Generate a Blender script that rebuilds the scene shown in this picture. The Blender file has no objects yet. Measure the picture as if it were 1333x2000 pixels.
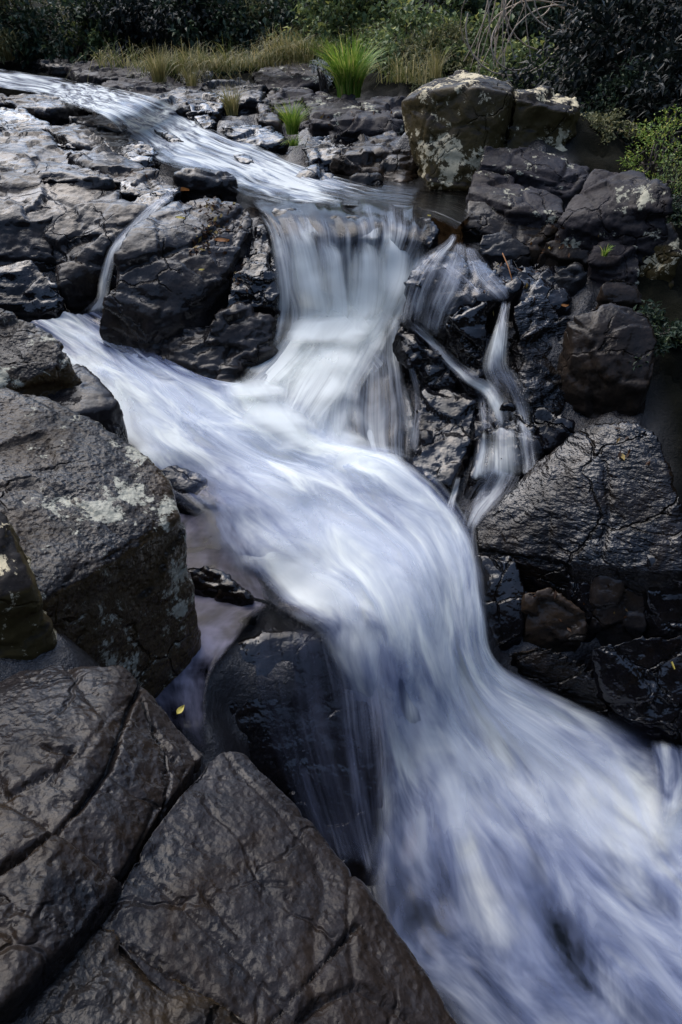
import bpy, bmesh, math, random
import numpy as np
from mathutils import Vector

S = bpy.context.scene
COL = S.collection
R = math.radians
rnd = random.Random(7)

# ------------------------------------------------------------------ camera
PITCH = R(36.0)
FPX = 1333.0                       # focal length in pixels of the 1333 x 2000 photograph
CZ = 3.3                           # eye height above the lowest pool
cd = bpy.data.cameras.new('camera')
cam = bpy.data.objects.new('camera', cd); COL.objects.link(cam)
cam.location = (0, 0, CZ)
cam.rotation_euler = (R(90) - PITCH, 0, 0)
cd.sensor_fit = 'VERTICAL'; cd.sensor_height = 36.0; cd.sensor_width = 24.0
cd.lens = 36.0 * FPX / 2000.0
cd.clip_start = 0.02; cd.clip_end = 2000
S.camera = cam

# ------------------------------------------------------------------ light
SUN_EL, SUN_AZ = 55.0, -38.0        # azimuth: 0 = straight ahead (+Y), negative = left
W = bpy.data.worlds.new('World'); S.world = W; W.use_nodes = True
wn = W.node_tree
bg = wn.nodes['Background']; bg.inputs['Strength'].default_value = 0.15
sky = wn.nodes.new('ShaderNodeTexSky'); sky.sky_type = 'NISHITA'; sky.sun_disc = False
sky.sun_elevation = R(SUN_EL); sky.sun_rotation = R(SUN_AZ)
sky.air_density = 1.0; sky.dust_density = 1.8; sky.ozone_density = 1.1
wn.links.new(sky.outputs[0], bg.inputs[0])
sd = bpy.data.lights.new('sun', 'SUN'); sd.energy = 1.2; sd.angle = R(64); sd.color = (1.0, 0.975, 0.94)
sun = bpy.data.objects.new('sun', sd); COL.objects.link(sun)
dv = Vector((math.sin(R(SUN_AZ)) * math.cos(R(SUN_EL)), math.cos(R(SUN_AZ)) * math.cos(R(SUN_EL)), math.sin(R(SUN_EL))))
sun.rotation_euler = dv.to_track_quat('Z', 'Y').to_euler(); sun.location = (0, 0, 30)
S.view_settings.view_transform = 'Standard'; S.view_settings.look = 'None'
S.view_settings.exposure = 1.08; S.view_settings.gamma = 1.0
S.cycles.transparent_max_bounces = 16
S.cycles.max_bounces = 6
S.cycles.use_denoising = True

# ------------------------------------------------------------------ helpers
SP_, CP_ = math.sin(PITCH), math.cos(PITCH)

def P(u, v, k):
    """Point of the place seen along photo direction (u, v): k < 0 is the height relative to the eye, k > 0 the distance ahead (Y)."""
    dx = (u - 666.5) / FPX; dy = (1000.0 - v) / FPX
    dz = -SP_ + CP_ * dy; dyy = CP_ + SP_ * dy
    t = k / dz if k < 0 else k / dyy
    return np.array((dx * t, dyy * t, CZ + dz * t))

def proj(V):
    """photo coordinates of world points (used only to lay the known joints of a rock onto it)"""
    x = V[:, 0]; y = V[:, 1]; z = V[:, 2] - CZ
    d = y * CP_ - z * SP_
    up = y * SP_ + z * CP_
    return 666.5 + FPX * x / d, 1000 - FPX * up / d

def _h(ix, iy, iz, s):
    h = (ix.astype(np.int64) * 374761393 + iy.astype(np.int64) * 668265263 + iz.astype(np.int64) * 2147483647 + s * 1274126177) & 0xFFFFFFFF
    h = ((h ^ (h >> 13)) * 1274126177) & 0xFFFFFFFF
    h = ((h ^ (h >> 16)) * 2246822519) & 0xFFFFFFFF
    return ((h ^ (h >> 15)) & 0xFFFFFF) / float(0xFFFFFF)

def vnoise(p, s=0):
    i = np.floor(p).astype(np.int64); f = p - i
    f = f * f * f * (f * (f * 6 - 15) + 10)
    out = 0
    for a in (0, 1):
        wa = f[:, 0] if a else 1 - f[:, 0]
        for b in (0, 1):
            wb = f[:, 1] if b else 1 - f[:, 1]
            for c in (0, 1):
                wc = f[:, 2] if c else 1 - f[:, 2]
                out = out + wa * wb * wc * _h(i[:, 0] + a, i[:, 1] + b, i[:, 2] + c, s)
    return out * 2 - 1

def fbm(p, o=4, s=0, g=0.5):
    a, t, n = 1.0, 0.0, 0.0
    for k in range(o):
        t = t + a * vnoise(p, s + k * 17); n += a; a *= g; p = p * 2.03 + 11.7
    return t / n

def facets(p, s=0, tilt=1.0):
    """broken rock: every cell is a tilted plane of its own, steps between cells"""
    i = np.floor(p).astype(np.int64)
    best = np.full(len(p), 1e9); sec = np.full(len(p), 1e9); val = np.zeros(len(p))
    for a in (-1, 0, 1):
        for b in (-1, 0, 1):
            for c in (-1, 0, 1):
                x, y, z = i[:, 0] + a, i[:, 1] + b, i[:, 2] + c
                q = np.stack((x + _h(x, y, z, s + 1), y + _h(x, y, z, s + 2), z + _h(x, y, z, s + 3)), 1)
                dlt = p - q
                d = (dlt ** 2).sum(1)
                g = np.stack((_h(x, y, z, s + 4), _h(x, y, z, s + 5), _h(x, y, z, s + 6)), 1) * 2 - 1
                v = (_h(x, y, z, s + 7) * 2 - 1) * 0.6 + tilt * (dlt * g).sum(1)
                m = d < best
                sec = np.where(m, best, np.minimum(sec, d))
                best = np.where(m, d, best); val = np.where(m, v, val)
    return val, np.sqrt(sec) - np.sqrt(best)

def mesh_np(name, V, F, smooth=True, uv=None, attrs=None):
    """mesh from arrays; F is (n,3) or (n,4)"""
    me = bpy.data.meshes.new(name)
    F = np.asarray(F, dtype=np.int32); n, k = F.shape
    me.vertices.add(len(V)); me.vertices.foreach_set('co', np.asarray(V, dtype=np.float32).ravel())
    me.loops.add(n * k); me.loops.foreach_set('vertex_index', F.ravel())
    me.polygons.add(n); me.polygons.foreach_set('loop_start', np.arange(0, n * k, k, dtype=np.int32))
    me.update(calc_edges=True)
    me.polygons.foreach_set('use_smooth', np.full(n, smooth))
    if uv is not None:
        l = me.uv_layers.new(name='flow')
        l.data.foreach_set('uv', np.asarray(uv, dtype=np.float32)[F.ravel()].ravel())
    for an, av in (attrs or {}).items():
        at = me.attributes.new(an, 'FLOAT', 'POINT'); at.data.foreach_set('value', np.asarray(av, dtype=np.float32))
    me.update()
    return me

def link(name, me, m, parent=None, loc=None):
    o = bpy.data.objects.new(name, me); COL.objects.link(o)
    if m is not None:
        if len(me.materials): me.materials[0] = m
        else: me.materials.append(m)
    if parent is not None: o.parent = parent
    if loc is not None: o.location = loc
    return o

def empty(name, loc=(0, 0, 0), rz=0.0):
    o = bpy.data.objects.new(name, None); COL.objects.link(o)
    o.location = loc; o.rotation_euler = (0, 0, rz); o.empty_display_size = 0.1
    return o

def tag(o, label=None, cat=None, group=None, kind=None):
    if label: o['label'] = label
    if cat: o['category'] = cat
    if group: o['group'] = group
    if kind: o['kind'] = kind
    return o

# ------------------------------------------------------------------ materials
class NT:
    def __init__(s, name):
        s.m = bpy.data.materials.new(name); s.m.use_nodes = True
        s.t = s.m.node_tree; s.t.nodes.clear()
        s.out = s.n('ShaderNodeOutputMaterial')
    def n(s, typ, **kw):
        nd = s.t.nodes.new(typ)
        for k, v in kw.items():
            if hasattr(nd, k): setattr(nd, k, v)
            else: s.set(nd.inputs[k], v)
        return nd
    def set(s, sock, v):
        if isinstance(v, bpy.types.NodeSocket): s.t.links.new(v, sock)
        elif isinstance(v, bpy.types.Node): s.t.links.new(v.outputs[0], sock)
        else: sock.default_value = v
    def noise(s, vec, scale, detail=4, rough=0.55, dist=0.0):
        nd = s.n('ShaderNodeTexNoise'); s.set(nd.inputs['Vector'], vec)
        nd.inputs['Scale'].default_value = scale; nd.inputs['Detail'].default_value = detail
        nd.inputs['Roughness'].default_value = rough; nd.inputs['Distortion'].default_value = dist
        return nd.outputs['Fac']
    def ramp(s, f, stops):
        nd = s.n('ShaderNodeValToRGB'); s.set(nd.inputs[0], f)
        el = nd.color_ramp.elements
        while len(el) > 2: el.remove(el[-1])
        for i, (p, c) in enumerate(stops):
            e = el[i] if i < 2 else el.new(p)
            e.position = p; e.color = c if len(c) == 4 else (*c, 1)
        return nd.outputs[0]
    def mix(s, f, a, b, mode='MIX'):
        nd = s.n('ShaderNodeMix', data_type='RGBA', blend_type=mode)
        s.set(nd.inputs[0], f); s.set(nd.inputs[6], a if not isinstance(a, tuple) else (*a, 1)); s.set(nd.inputs[7], b if not isinstance(b, tuple) else (*b, 1))
        return nd.outputs[2]
    def math(s, op, a, b=0.0, c=0.0, clamp=False):
        nd = s.n('ShaderNodeMath', operation=op, use_clamp=clamp)
        s.set(nd.inputs[0], a); s.set(nd.inputs[1], b); s.set(nd.inputs[2], c)
        return nd.outputs[0]
    def mapr(s, v, a, b, c, d, smooth=False):
        nd = s.n('ShaderNodeMapRange', clamp=True)
        if smooth: nd.interpolation_type = 'SMOOTHSTEP'
        for i, x in enumerate((v, a, b, c, d)): s.set(nd.inputs[i], x)
        return nd.outputs[0]

def rock_mat(name, dark=(0.018, 0.018, 0.021), light=(0.062, 0.06, 0.062), brown=(0.06, 0.036, 0.016), brown_amt=0.3, side_brown=0.0,
             lichen=0.0, lichen_col=(0.42, 0.4, 0.3), rough=(0.28, 0.5), bump=0.5, grain=1.0, coat=0.6, stretch=(1, 1, 1), ripple=0.0, spec=0.42, cracks=1.0, gl=(0.12, 0.32), fineb=0.1):
    t = NT(name)
    tc = t.n('ShaderNodeTexCoord'); oi = t.n('ShaderNodeObjectInfo')
    ad = t.n('ShaderNodeVectorMath', operation='ADD'); t.set(ad.inputs[0], tc.outputs['Object'])
    sc = t.n('ShaderNodeVectorMath', operation='SCALE'); sc.inputs[0].default_value = (17, 31, 23); t.set(sc.inputs['Scale'], oi.outputs['Random'])
    t.set(ad.inputs[1], sc.outputs[0])
    mp = t.n('ShaderNodeMapping'); t.set(mp.inputs[0], ad.outputs[0]); mp.inputs['Scale'].default_value = stretch
    vec = mp.outputs[0]
    big = t.noise(vec, 1.7, 5, 0.6, 0.4)
    mid = t.noise(vec, 7.0 * grain, 6, 0.62)
    fine = t.noise(vec, 45.0 * grain, 5, 0.7)
    spk = t.noise(vec, 170.0 * grain, 2, 0.5)
    v = t.math('ADD', t.math('MULTIPLY', big, 0.45), t.math('ADD', t.math('MULTIPLY', mid, 0.35), t.math('MULTIPLY', fine, 0.35)))
    dark = tuple(c * 0.22 for c in dark); light = (light[0] * 0.34, light[1] * 0.318, light[2] * 0.3); brown = tuple(c * 0.55 for c in brown)
    col = t.ramp(v, [(0.42, dark), (0.7, light)])
    col = t.mix(t.mapr(spk, 0.6, 0.75, 0, 0.35), col, tuple(min(1, c * 2.2) for c in light))
    bm = t.mapr(t.noise(vec, 2.6, 5, 0.65, 0.8), 0.62 - 0.35 * brown_amt, 0.78 - 0.2 * brown_amt, 0, min(1, brown_amt + 0.35))
    if side_brown:
        ge = t.n('ShaderNodeNewGeometry'); sx = t.n('ShaderNodeSeparateXYZ'); t.set(sx.inputs[0], ge.outputs['Normal'])
        sb = t.mapr(t.math('ADD', sx.outputs[2], t.math('MULTIPLY', t.math('SUBTRACT', mid, 0.5), 0.9)), 0.25, 0.6, side_brown, 0.0)
        bm = t.math('MAXIMUM', bm, sb)
    bcol = t.mix(fine, tuple(c * 0.45 for c in brown), brown)
    col = t.mix(bm, col, bcol)
    ro = t.mapr(t.noise(vec, 4.0, 5, 0.65), 0.36, 0.64, rough[0], rough[1])
    if lichen:
        l1 = t.noise(vec, 3.2, 3, 0.5); l2 = t.noise(vec, 13.0, 6, 0.75, 0.3)
        lm = t.math('ADD', t.math('MULTIPLY', l1, 0.55), t.math('MULTIPLY', l2, 0.6))
        lm = t.mapr(lm, 0.72 - 0.2 * lichen, 0.745 - 0.2 * lichen, 0, 0.95)
        lcol = t.mix(fine, tuple(c * 0.45 for c in lichen_col), tuple(min(1, c * 1.25) for c in lichen_col))
        col = t.mix(lm, col, lcol); ro = t.mapr(lm, 0, 1, ro, 0.8)
    b = t.n('ShaderNodeBsdfPrincipled')
    t.set(b.inputs['Base Color'], col); t.set(b.inputs['Roughness'], ro)
    # wet and dry patches
    wetm = t.mapr(t.noise(vec, 2.3, 5, 0.62, 0.5), 0.4, 0.6, 0.15, 1.0)
    b.inputs['Specular IOR Level'].default_value = 0.1
    t.set(b.inputs['Coat Weight'], t.math('MULTIPLY', wetm, min(1.0, coat * (1.0 if coat > 0.9 else 0.8))))
    t.set(b.inputs['Coat Roughness'], t.mapr(mid, 0.3, 0.7, gl[0], gl[1]))
    pit = t.n('ShaderNodeTexVoronoi'); t.set(pit.inputs['Vector'], vec); pit.inputs['Scale'].default_value = 38 * grain
    pv = t.mapr(pit.outputs['Distance'], 0.0, 0.45, 0, 1)
    hgt = t.math('ADD', t.math('MULTIPLY', t.noise(vec, 6.0 * grain, 3, 0.5), 0.55), t.math('ADD', t.math('MULTIPLY', t.noise(vec, 30.0 * grain, 2, 0.5), fineb), t.math('MULTIPLY', pv, 0.4 * fineb)))
    hgt = t.math('ADD', hgt, t.math('MULTIPLY', spk, 0.12 * fineb))
    if cracks:
        cv = t.n('ShaderNodeVectorMath', operation='ADD'); t.set(cv.inputs[0], vec)
        cn = t.n('ShaderNodeTexNoise'); t.set(cn.inputs['Vector'], vec); cn.inputs['Scale'].default_value = 5; cn.inputs['Detail'].default_value = 4
        cs_ = t.n('ShaderNodeVectorMath', operation='SCALE'); t.set(cs_.inputs[0], cn.outputs['Color']); cs_.inputs['Scale'].default_value = 0.18; t.set(cv.inputs[1], cs_.outputs[0])
        vo = t.n('ShaderNodeTexVoronoi', feature='DISTANCE_TO_EDGE'); t.set(vo.inputs['Vector'], cv.outputs[0]); vo.inputs['Scale'].default_value = 2.6
        ck = t.mapr(vo.outputs['Distance'], 0.0, 0.028, 1, 0, True)
        ck = t.math('MULTIPLY', ck, t.mapr(t.noise(vec, 2.1, 2), 0.46, 0.58, 0, cracks))
        hgt = t.math('SUBTRACT', hgt, t.math('MULTIPLY', ck, 0.5))
    if ripple:
        mr = t.n('ShaderNodeMapping'); t.set(mr.inputs[0], ad.outputs[0]); mr.inputs['Scale'].default_value = (1, 1, 2.6); mr.inputs['Rotation'].default_value = (0.2, 0.5, 0.3)
        hgt = t.math('ADD', hgt, t.math('MULTIPLY', t.noise(mr.outputs[0], 19, 3, 0.55), ripple * 0.42))
    bp = t.n('ShaderNodeBump'); bp.inputs['Strength'].default_value = 1.0; bp.inputs['Distance'].default_value = 0.03 * bump / 0.5
    t.set(bp.inputs['Height'], hgt); t.set(b.inputs['Normal'], bp.outputs[0])
    t.set(b.inputs['Coat Normal'], bp.outputs[0])
    t.set(t.out.inputs[0], b.outputs[0])
    return t.m

M = {}
M['grey'] = rock_mat('grey_basalt', brown_amt=0.2, rough=(0.22, 0.5))
M['fore'] = rock_mat('damp_foreground_basalt', dark=(0.018, 0.018, 0.022), light=(0.078, 0.07, 0.072), brown_amt=0.4, rough=(0.2, 0.42), bump=0.5, grain=1.0, spec=0.5, cracks=0.6, fineb=0.26, coat=0.36, gl=(0.13, 0.34))
M['forebrown'] = rock_mat('brown_sided_basalt', dark=(0.016, 0.015, 0.016), light=(0.062, 0.056, 0.054), brown=(0.15, 0.095, 0.04), brown_amt=0.3, side_brown=0.9,
                          lichen=0.38, lichen_col=(0.4, 0.39, 0.31), rough=(0.2, 0.42), bump=0.6, grain=1.1, coat=0.44, gl=(0.16, 0.38), fineb=0.3)
M['lichen'] = rock_mat('lichen_basalt', dark=(0.02, 0.018, 0.017), light=(0.07, 0.063, 0.06), brown=(0.16, 0.115, 0.042), brown_amt=0.4, side_brown=0.95, lichen=0.56,
                       lichen_col=(0.68, 0.58, 0.38), rough=(0.45, 0.65), coat=0.08)
M['slab'] = rock_mat('dry_slab_basalt', dark=(0.03, 0.027, 0.031), light=(0.095, 0.084, 0.094), brown_amt=0.25, lichen=0.3, rough=(0.42, 0.65), coat=0.15, gl=(0.2, 0.4))
M['wet'] = rock_mat('wet_black_basalt', dark=(0.005, 0.005, 0.007), light=(0.022, 0.021, 0.027), brown=(0.03, 0.017, 0.007), brown_amt=0.25, rough=(0.07, 0.22), bump=0.6, coat=1.0, gl=(0.04, 0.16))
M['wetripple'] = rock_mat('wet_rippled_basalt', dark=(0.005, 0.005, 0.006), light=(0.022, 0.02, 0.022), brown=(0.045, 0.026, 0.01), brown_amt=0.45, rough=(0.08, 0.24), bump=0.7, coat=1.0, ripple=1.0, gl=(0.05, 0.14))
M['brown'] = rock_mat('brown_wet_basalt', dark=(0.02, 0.016, 0.013), light=(0.075, 0.06, 0.05), brown=(0.13, 0.082, 0.045), brown_amt=0.4, rough=(0.25, 0.45), coat=0.35)
M['pale'] = rock_mat('damp_pale_basalt', dark=(0.016, 0.015, 0.017), light=(0.085, 0.078, 0.08), brown_amt=0.32, rough=(0.14, 0.4), bump=0.45, spec=0.5)

def ground_mat():
    t = NT('riverbed_rock_soil_and_shade')
    ge = t.n('ShaderNodeNewGeometry'); pos = ge.outputs['Position']
    big = t.noise(pos, 1.3, 5, 0.6); mid = t.noise(pos, 8, 6, 0.65); fine = t.noise(pos, 45, 4, 0.7)
    v = t.math('ADD', t.math('MULTIPLY', big, 0.4), t.math('ADD', t.math('MULTIPLY', mid, 0.4), t.math('MULTIPLY', fine, 0.3)))
    rock = t.ramp(v, [(0.38, (0.005, 0.005, 0.006)), (0.75, (0.026, 0.024, 0.026))])
    soil_and_shade = t.ramp(v, [(0.4, (0.002, 0.0025, 0.001)), (0.55, (0.006, 0.006, 0.003)), (0.75, (0.016, 0.013, 0.007))])  # near-black, also paints the deep shade of the right-hand gap
    at = t.n('ShaderNodeAttribute', attribute_name='soil_and_shade')
    col = t.mix(at.outputs['Fac'], rock, soil_and_shade)
    b = t.n('ShaderNodeBsdfPrincipled'); t.set(b.inputs['Base Color'], col)
    t.set(b.inputs['Roughness'], t.mapr(at.outputs['Fac'], 0, 1, 0.25, 0.95))
    t.set(b.inputs['Specular IOR Level'], t.mapr(at.outputs['Fac'], 0, 1, 0.5, 0.1))
    bp = t.n('ShaderNodeBump'); bp.inputs['Strength'].default_value = 0.6; bp.inputs['Distance'].default_value = 0.04
    t.set(bp.inputs['Height'], t.math('ADD', mid, t.math('MULTIPLY', fine, 0.5))); t.set(b.inputs['Normal'], bp.outputs[0])
    t.set(t.out.inputs[0], b.outputs[0])
    return t.m
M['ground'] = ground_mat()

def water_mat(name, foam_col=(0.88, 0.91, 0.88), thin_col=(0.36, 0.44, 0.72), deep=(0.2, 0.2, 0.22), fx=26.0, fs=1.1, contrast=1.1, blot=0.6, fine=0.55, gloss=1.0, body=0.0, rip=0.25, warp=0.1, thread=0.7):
    """flowing water: streaks of white foam along the flow (u across, v along, both in metres) over clear dark water"""
    t = NT(name)
    uv0 = t.n('ShaderNodeUVMap', uv_map='flow').outputs[0]
    wn_ = t.n('ShaderNodeTexNoise'); t.set(wn_.inputs['Vector'], uv0); wn_.inputs['Scale'].default_value = 0.9; wn_.inputs['Detail'].default_value = 2
    w0 = t.n('ShaderNodeVectorMath', operation='SUBTRACT'); t.set(w0.inputs[0], wn_.outputs['Color']); w0.inputs[1].default_value = (0.5, 0.5, 0.5)
    w1 = t.n('ShaderNodeVectorMath', operation='MULTIPLY'); t.set(w1.inputs[0], w0.outputs[0]); w1.inputs[1].default_value = (warp, 0.3, 0)
    w2 = t.n('ShaderNodeVectorMath', operation='ADD'); t.set(w2.inputs[0], uv0); t.set(w2.inputs[1], w1.outputs[0]); uv = w2.outputs[0]
    def st(sx, sy, detail, rough=0.6, dist=0.0):
        mp = t.n('ShaderNodeMapping'); t.set(mp.inputs[0], uv); mp.inputs['Scale'].default_value = (sx, sy, 1)
        return t.noise(mp.outputs[0], 1.0, detail, rough, dist)
    a = st(fx * 0.35, fs * 0.6, 3, 0.55, 0.3)
    b_ = st(fx, fs, 3, 0.5, 0.1)
    c = st(fx * 3.5, fs * 1.3, 2, 0.5)
    d = st(5.0, 1.5, 4, 0.55, 0.9)
    v = t.math('ADD', t.math('MULTIPLY', t.math('SUBTRACT', a, 0.5), 1.1), t.math('MULTIPLY', t.math('SUBTRACT', b_, 0.5), 0.7))
    v = t.math('ADD', v, t.math('MULTIPLY', t.math('SUBTRACT', c, 0.5), fine))
    v = t.math('ADD', t.math('MULTIPLY', v, contrast), t.math('MULTIPLY', t.math('SUBTRACT', d, 0.5), blot * 2))
    fo = t.n('ShaderNodeAttribute', attribute_name='foam').outputs['Fac']
    ed0 = t.n('ShaderNodeAttribute', attribute_name='edge').outputs['Fac']
    # the edge breaks up into threads
    ed = t.mapr(t.math('ADD', ed0, t.math('MULTIPLY', t.math('SUBTRACT', b_, 0.5), thread)), 0.05, 0.95, 0, 1, True)
    ed = t.math('MULTIPLY', ed, t.mapr(ed0, 0, 0.15, 0, 1))
    k = t.math('MULTIPLY', fo, t.math('SUBTRACT', 1.3, fo)); k = t.math('MULTIPLY', k, 3.0)
    f = t.math('ADD', fo, t.math('MULTIPLY', v, k), clamp=True)
    fcol = t.mix(t.mapr(f, 0.2, 0.78, 0, 1), thin_col, foam_col)  # thin foam bluish: the lower pool's skylight tint is put into the colour
    f = t.math('MULTIPLY', f, ed)
    df = t.n('ShaderNodeBsdfDiffuse'); t.set(df.inputs['Color'], fcol)
    tl = t.n('ShaderNodeBsdfTranslucent'); t.set(tl.inputs['Color'], fcol)
    fm = t.n('ShaderNodeMixShader'); fm.inputs[0].default_value = 0.35; t.set(fm.inputs[1], df); t.set(fm.inputs[2], tl)
    bp = t.n('ShaderNodeBump'); bp.inputs['Strength'].default_value = rip; bp.inputs['Distance'].default_value = 0.03
    t.set(bp.inputs['Height'], t.math('ADD', a, t.math('MULTIPLY', b_, 0.6)))
    bs = t.n('ShaderNodeBump'); bs.inputs['Strength'].default_value = 0.05; bs.inputs['Distance'].default_value = 0.03
    t.set(bs.inputs['Height'], b_); t.set(df.inputs['Normal'], bs.outputs[0])
    tr = t.n('ShaderNodeBsdfTransparent'); tr.inputs['Color'].default_value = (*deep, 1)
    clear = t.n('ShaderNodeBsdfTransparent')
    trm = t.n('ShaderNodeMixShader'); t.set(trm.inputs[0], ed); t.set(trm.inputs[1], clear); t.set(trm.inputs[2], tr)
    gl = t.n('ShaderNodeBsdfGlossy'); gl.inputs['Roughness'].default_value = 0.16; gl.inputs['Color'].default_value = (1, 1, 1, 1); t.set(gl.inputs['Normal'], bp.outputs[0])
    fr = t.n('ShaderNodeFresnel'); fr.inputs['IOR'].default_value = 1.33; t.set(fr.inputs['Normal'], bp.outputs[0])
    wt = t.n('ShaderNodeMixShader'); t.set(wt.inputs[0], t.math('MULTIPLY', fr, t.math('MULTIPLY', ed, gloss))); t.set(wt.inputs[1], trm); t.set(wt.inputs[2], gl)
    mx = t.n('ShaderNodeMixShader'); t.set(mx.inputs[0], f); t.set(mx.inputs[1], wt); t.set(mx.inputs[2], fm)
    t.set(t.out.inputs[0], mx)
    return t.m

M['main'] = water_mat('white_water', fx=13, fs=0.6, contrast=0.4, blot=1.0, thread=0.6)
M['fall'] = water_mat('falling_water', fx=22, fs=0.5, contrast=0.95, blot=0.45, fine=0.9, gloss=0.6, thread=1.2, thin_col=(0.62, 0.68, 0.78), warp=0.05, deep=(0.3, 0.28, 0.27))
M['veil'] = water_mat('thin_water_veil', fx=22, fs=0.7, contrast=0.85, blot=0.9, fine=0.9, deep=(0.96, 0.96, 0.97), gloss=0.2, thread=0.8, thin_col=(0.66, 0.7, 0.8), warp=0.1)
M['strand'] = water_mat('white_falling_strands', fx=20, fs=0.5, contrast=0.6, blot=0.6, fine=0.8, deep=(0.97, 0.97, 0.97), gloss=0.15, thread=0.6, thin_col=(0.66, 0.71, 0.8), warp=0.06)
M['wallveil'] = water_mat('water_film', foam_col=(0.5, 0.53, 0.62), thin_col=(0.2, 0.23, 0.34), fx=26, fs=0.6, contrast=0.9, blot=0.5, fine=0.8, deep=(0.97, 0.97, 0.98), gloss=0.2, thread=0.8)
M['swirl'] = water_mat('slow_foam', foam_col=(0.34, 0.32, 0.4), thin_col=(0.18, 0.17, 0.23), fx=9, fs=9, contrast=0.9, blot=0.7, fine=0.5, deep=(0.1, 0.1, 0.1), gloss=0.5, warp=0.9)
M['brook'] = water_mat('brook_water', fx=12, fs=1.5, contrast=1.3, blot=1.3, deep=(0.2, 0.19, 0.18), thread=1.5, thin_col=(0.5, 0.56, 0.7))
M['skin'] = water_mat('foam_skin', fx=9, fs=0.8, contrast=0.4, blot=1.0, fine=0.5, deep=(1, 1, 1), gloss=0.0, thread=0.5, warp=0.3)
M['spray'] = water_mat('soft_spray', fx=12, fs=0.8, contrast=0.3, blot=0.5, deep=(1, 1, 1), gloss=0.0, thread=0.15, warp=0.2)

def leaf_mat(name, c1, c2, c3=None, rough=0.45, trans=0.25):
    t = NT(name)
    ge = t.n('ShaderNodeNewGeometry')
    stops = [(0.0, c1), (0.75, c2)] + ([(0.97, c3)] if c3 else [])
    col = t.ramp(ge.outputs['Random Per Island'], stops)
    b = t.n('ShaderNodeBsdfPrincipled'); t.set(b.inputs['Base Color'], col); b.inputs['Roughness'].default_value = rough; b.inputs['Specular IOR Level'].default_value = 0.2
    tl = t.n('ShaderNodeBsdfTranslucent'); t.set(tl.inputs[0], col)
    mx = t.n('ShaderNodeMixShader'); mx.inputs[0].default_value = trans; t.set(mx.inputs[1], b); t.set(mx.inputs[2], tl)
    t.set(t.out.inputs[0], mx)
    return t.m
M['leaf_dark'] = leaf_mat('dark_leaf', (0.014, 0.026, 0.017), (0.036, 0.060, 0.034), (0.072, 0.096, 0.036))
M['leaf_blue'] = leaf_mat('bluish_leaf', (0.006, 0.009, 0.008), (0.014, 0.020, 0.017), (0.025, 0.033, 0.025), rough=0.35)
M['leaf_mid'] = leaf_mat('mid_green_leaf', (0.057, 0.088, 0.036), (0.166, 0.219, 0.082), (0.410, 0.410, 0.115))
M['leaf_olive'] = leaf_mat('olive_leaf', (0.066, 0.075, 0.033), (0.189, 0.189, 0.085), (0.376, 0.332, 0.155))
M['leaf_bright'] = leaf_mat('bright_green_leaf', (0.101, 0.169, 0.030), (0.237, 0.338, 0.068), (0.507, 0.473, 0.101))
M['grass'] = leaf_mat('green_blade', (0.091, 0.182, 0.022), (0.237, 0.364, 0.046), (0.619, 0.546, 0.164), trans=0.35)
M['drygrass'] = leaf_mat('dry_blade', (0.115, 0.128, 0.038), (0.306, 0.255, 0.102), (0.535, 0.446, 0.230), trans=0.35)
M['grassdull'] = leaf_mat('dull_green_blade', (0.06, 0.085, 0.02), (0.14, 0.16, 0.04), (0.3, 0.26, 0.1), trans=0.35)
M['silver'] = leaf_mat('silver_leaf', (0.22, 0.24, 0.23), (0.4, 0.42, 0.4))
M['litter'] = leaf_mat('wet_brown_leaf', (0.02, 0.01, 0.005), (0.09, 0.04, 0.015), (0.3, 0.22, 0.06))
M['yellow'] = leaf_mat('yellow_leaf', (0.4, 0.3, 0.06), (0.5, 0.42, 0.1))
M['russet'] = leaf_mat('russet_leaf', (0.22, 0.09, 0.03), (0.3, 0.13, 0.04))
def plain(name, c, rough=0.8):
    t = NT(name); tc = t.n('ShaderNodeTexCoord')
    col = t.mix(t.noise(tc.outputs['Object'], 9, 4), tuple(x * 0.5 for x in c), tuple(min(1, x * 1.4) for x in c))
    b = t.n('ShaderNodeBsdfPrincipled'); t.set(b.inputs['Base Color'], col); b.inputs['Roughness'].default_value = rough
    t.set(t.out.inputs[0], b.outputs[0]); return t.m
M['bark'] = plain('dark_bark', (0.05, 0.038, 0.028))
M['vine'] = plain('grey_vine', (0.42, 0.33, 0.24))

# ------------------------------------------------------------------ water sheets
CONTROL = []      # (x, y, z) the riverbed passes through
WATER = []        # (V) water points the riverbed must stay under

def catmull(A, n):
    """A: (rows, ...) -> resampled with n steps per interval"""
    out = []
    r = len(A)
    for i in range(r - 1):
        p0, p1, p2, p3 = A[max(i - 1, 0)], A[i], A[i + 1], A[min(i + 2, r - 1)]
        for k in range(n):
            t = k / n
            out.append(0.5 * (2 * p1 + (p2 - p0) * t + (2 * p0 - 5 * p1 + 4 * p2 - p3) * t * t + (3 * p1 - p0 - 3 * p2 + p3) * t ** 3))
    out.append(A[-1])
    return np.array(out)

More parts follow.
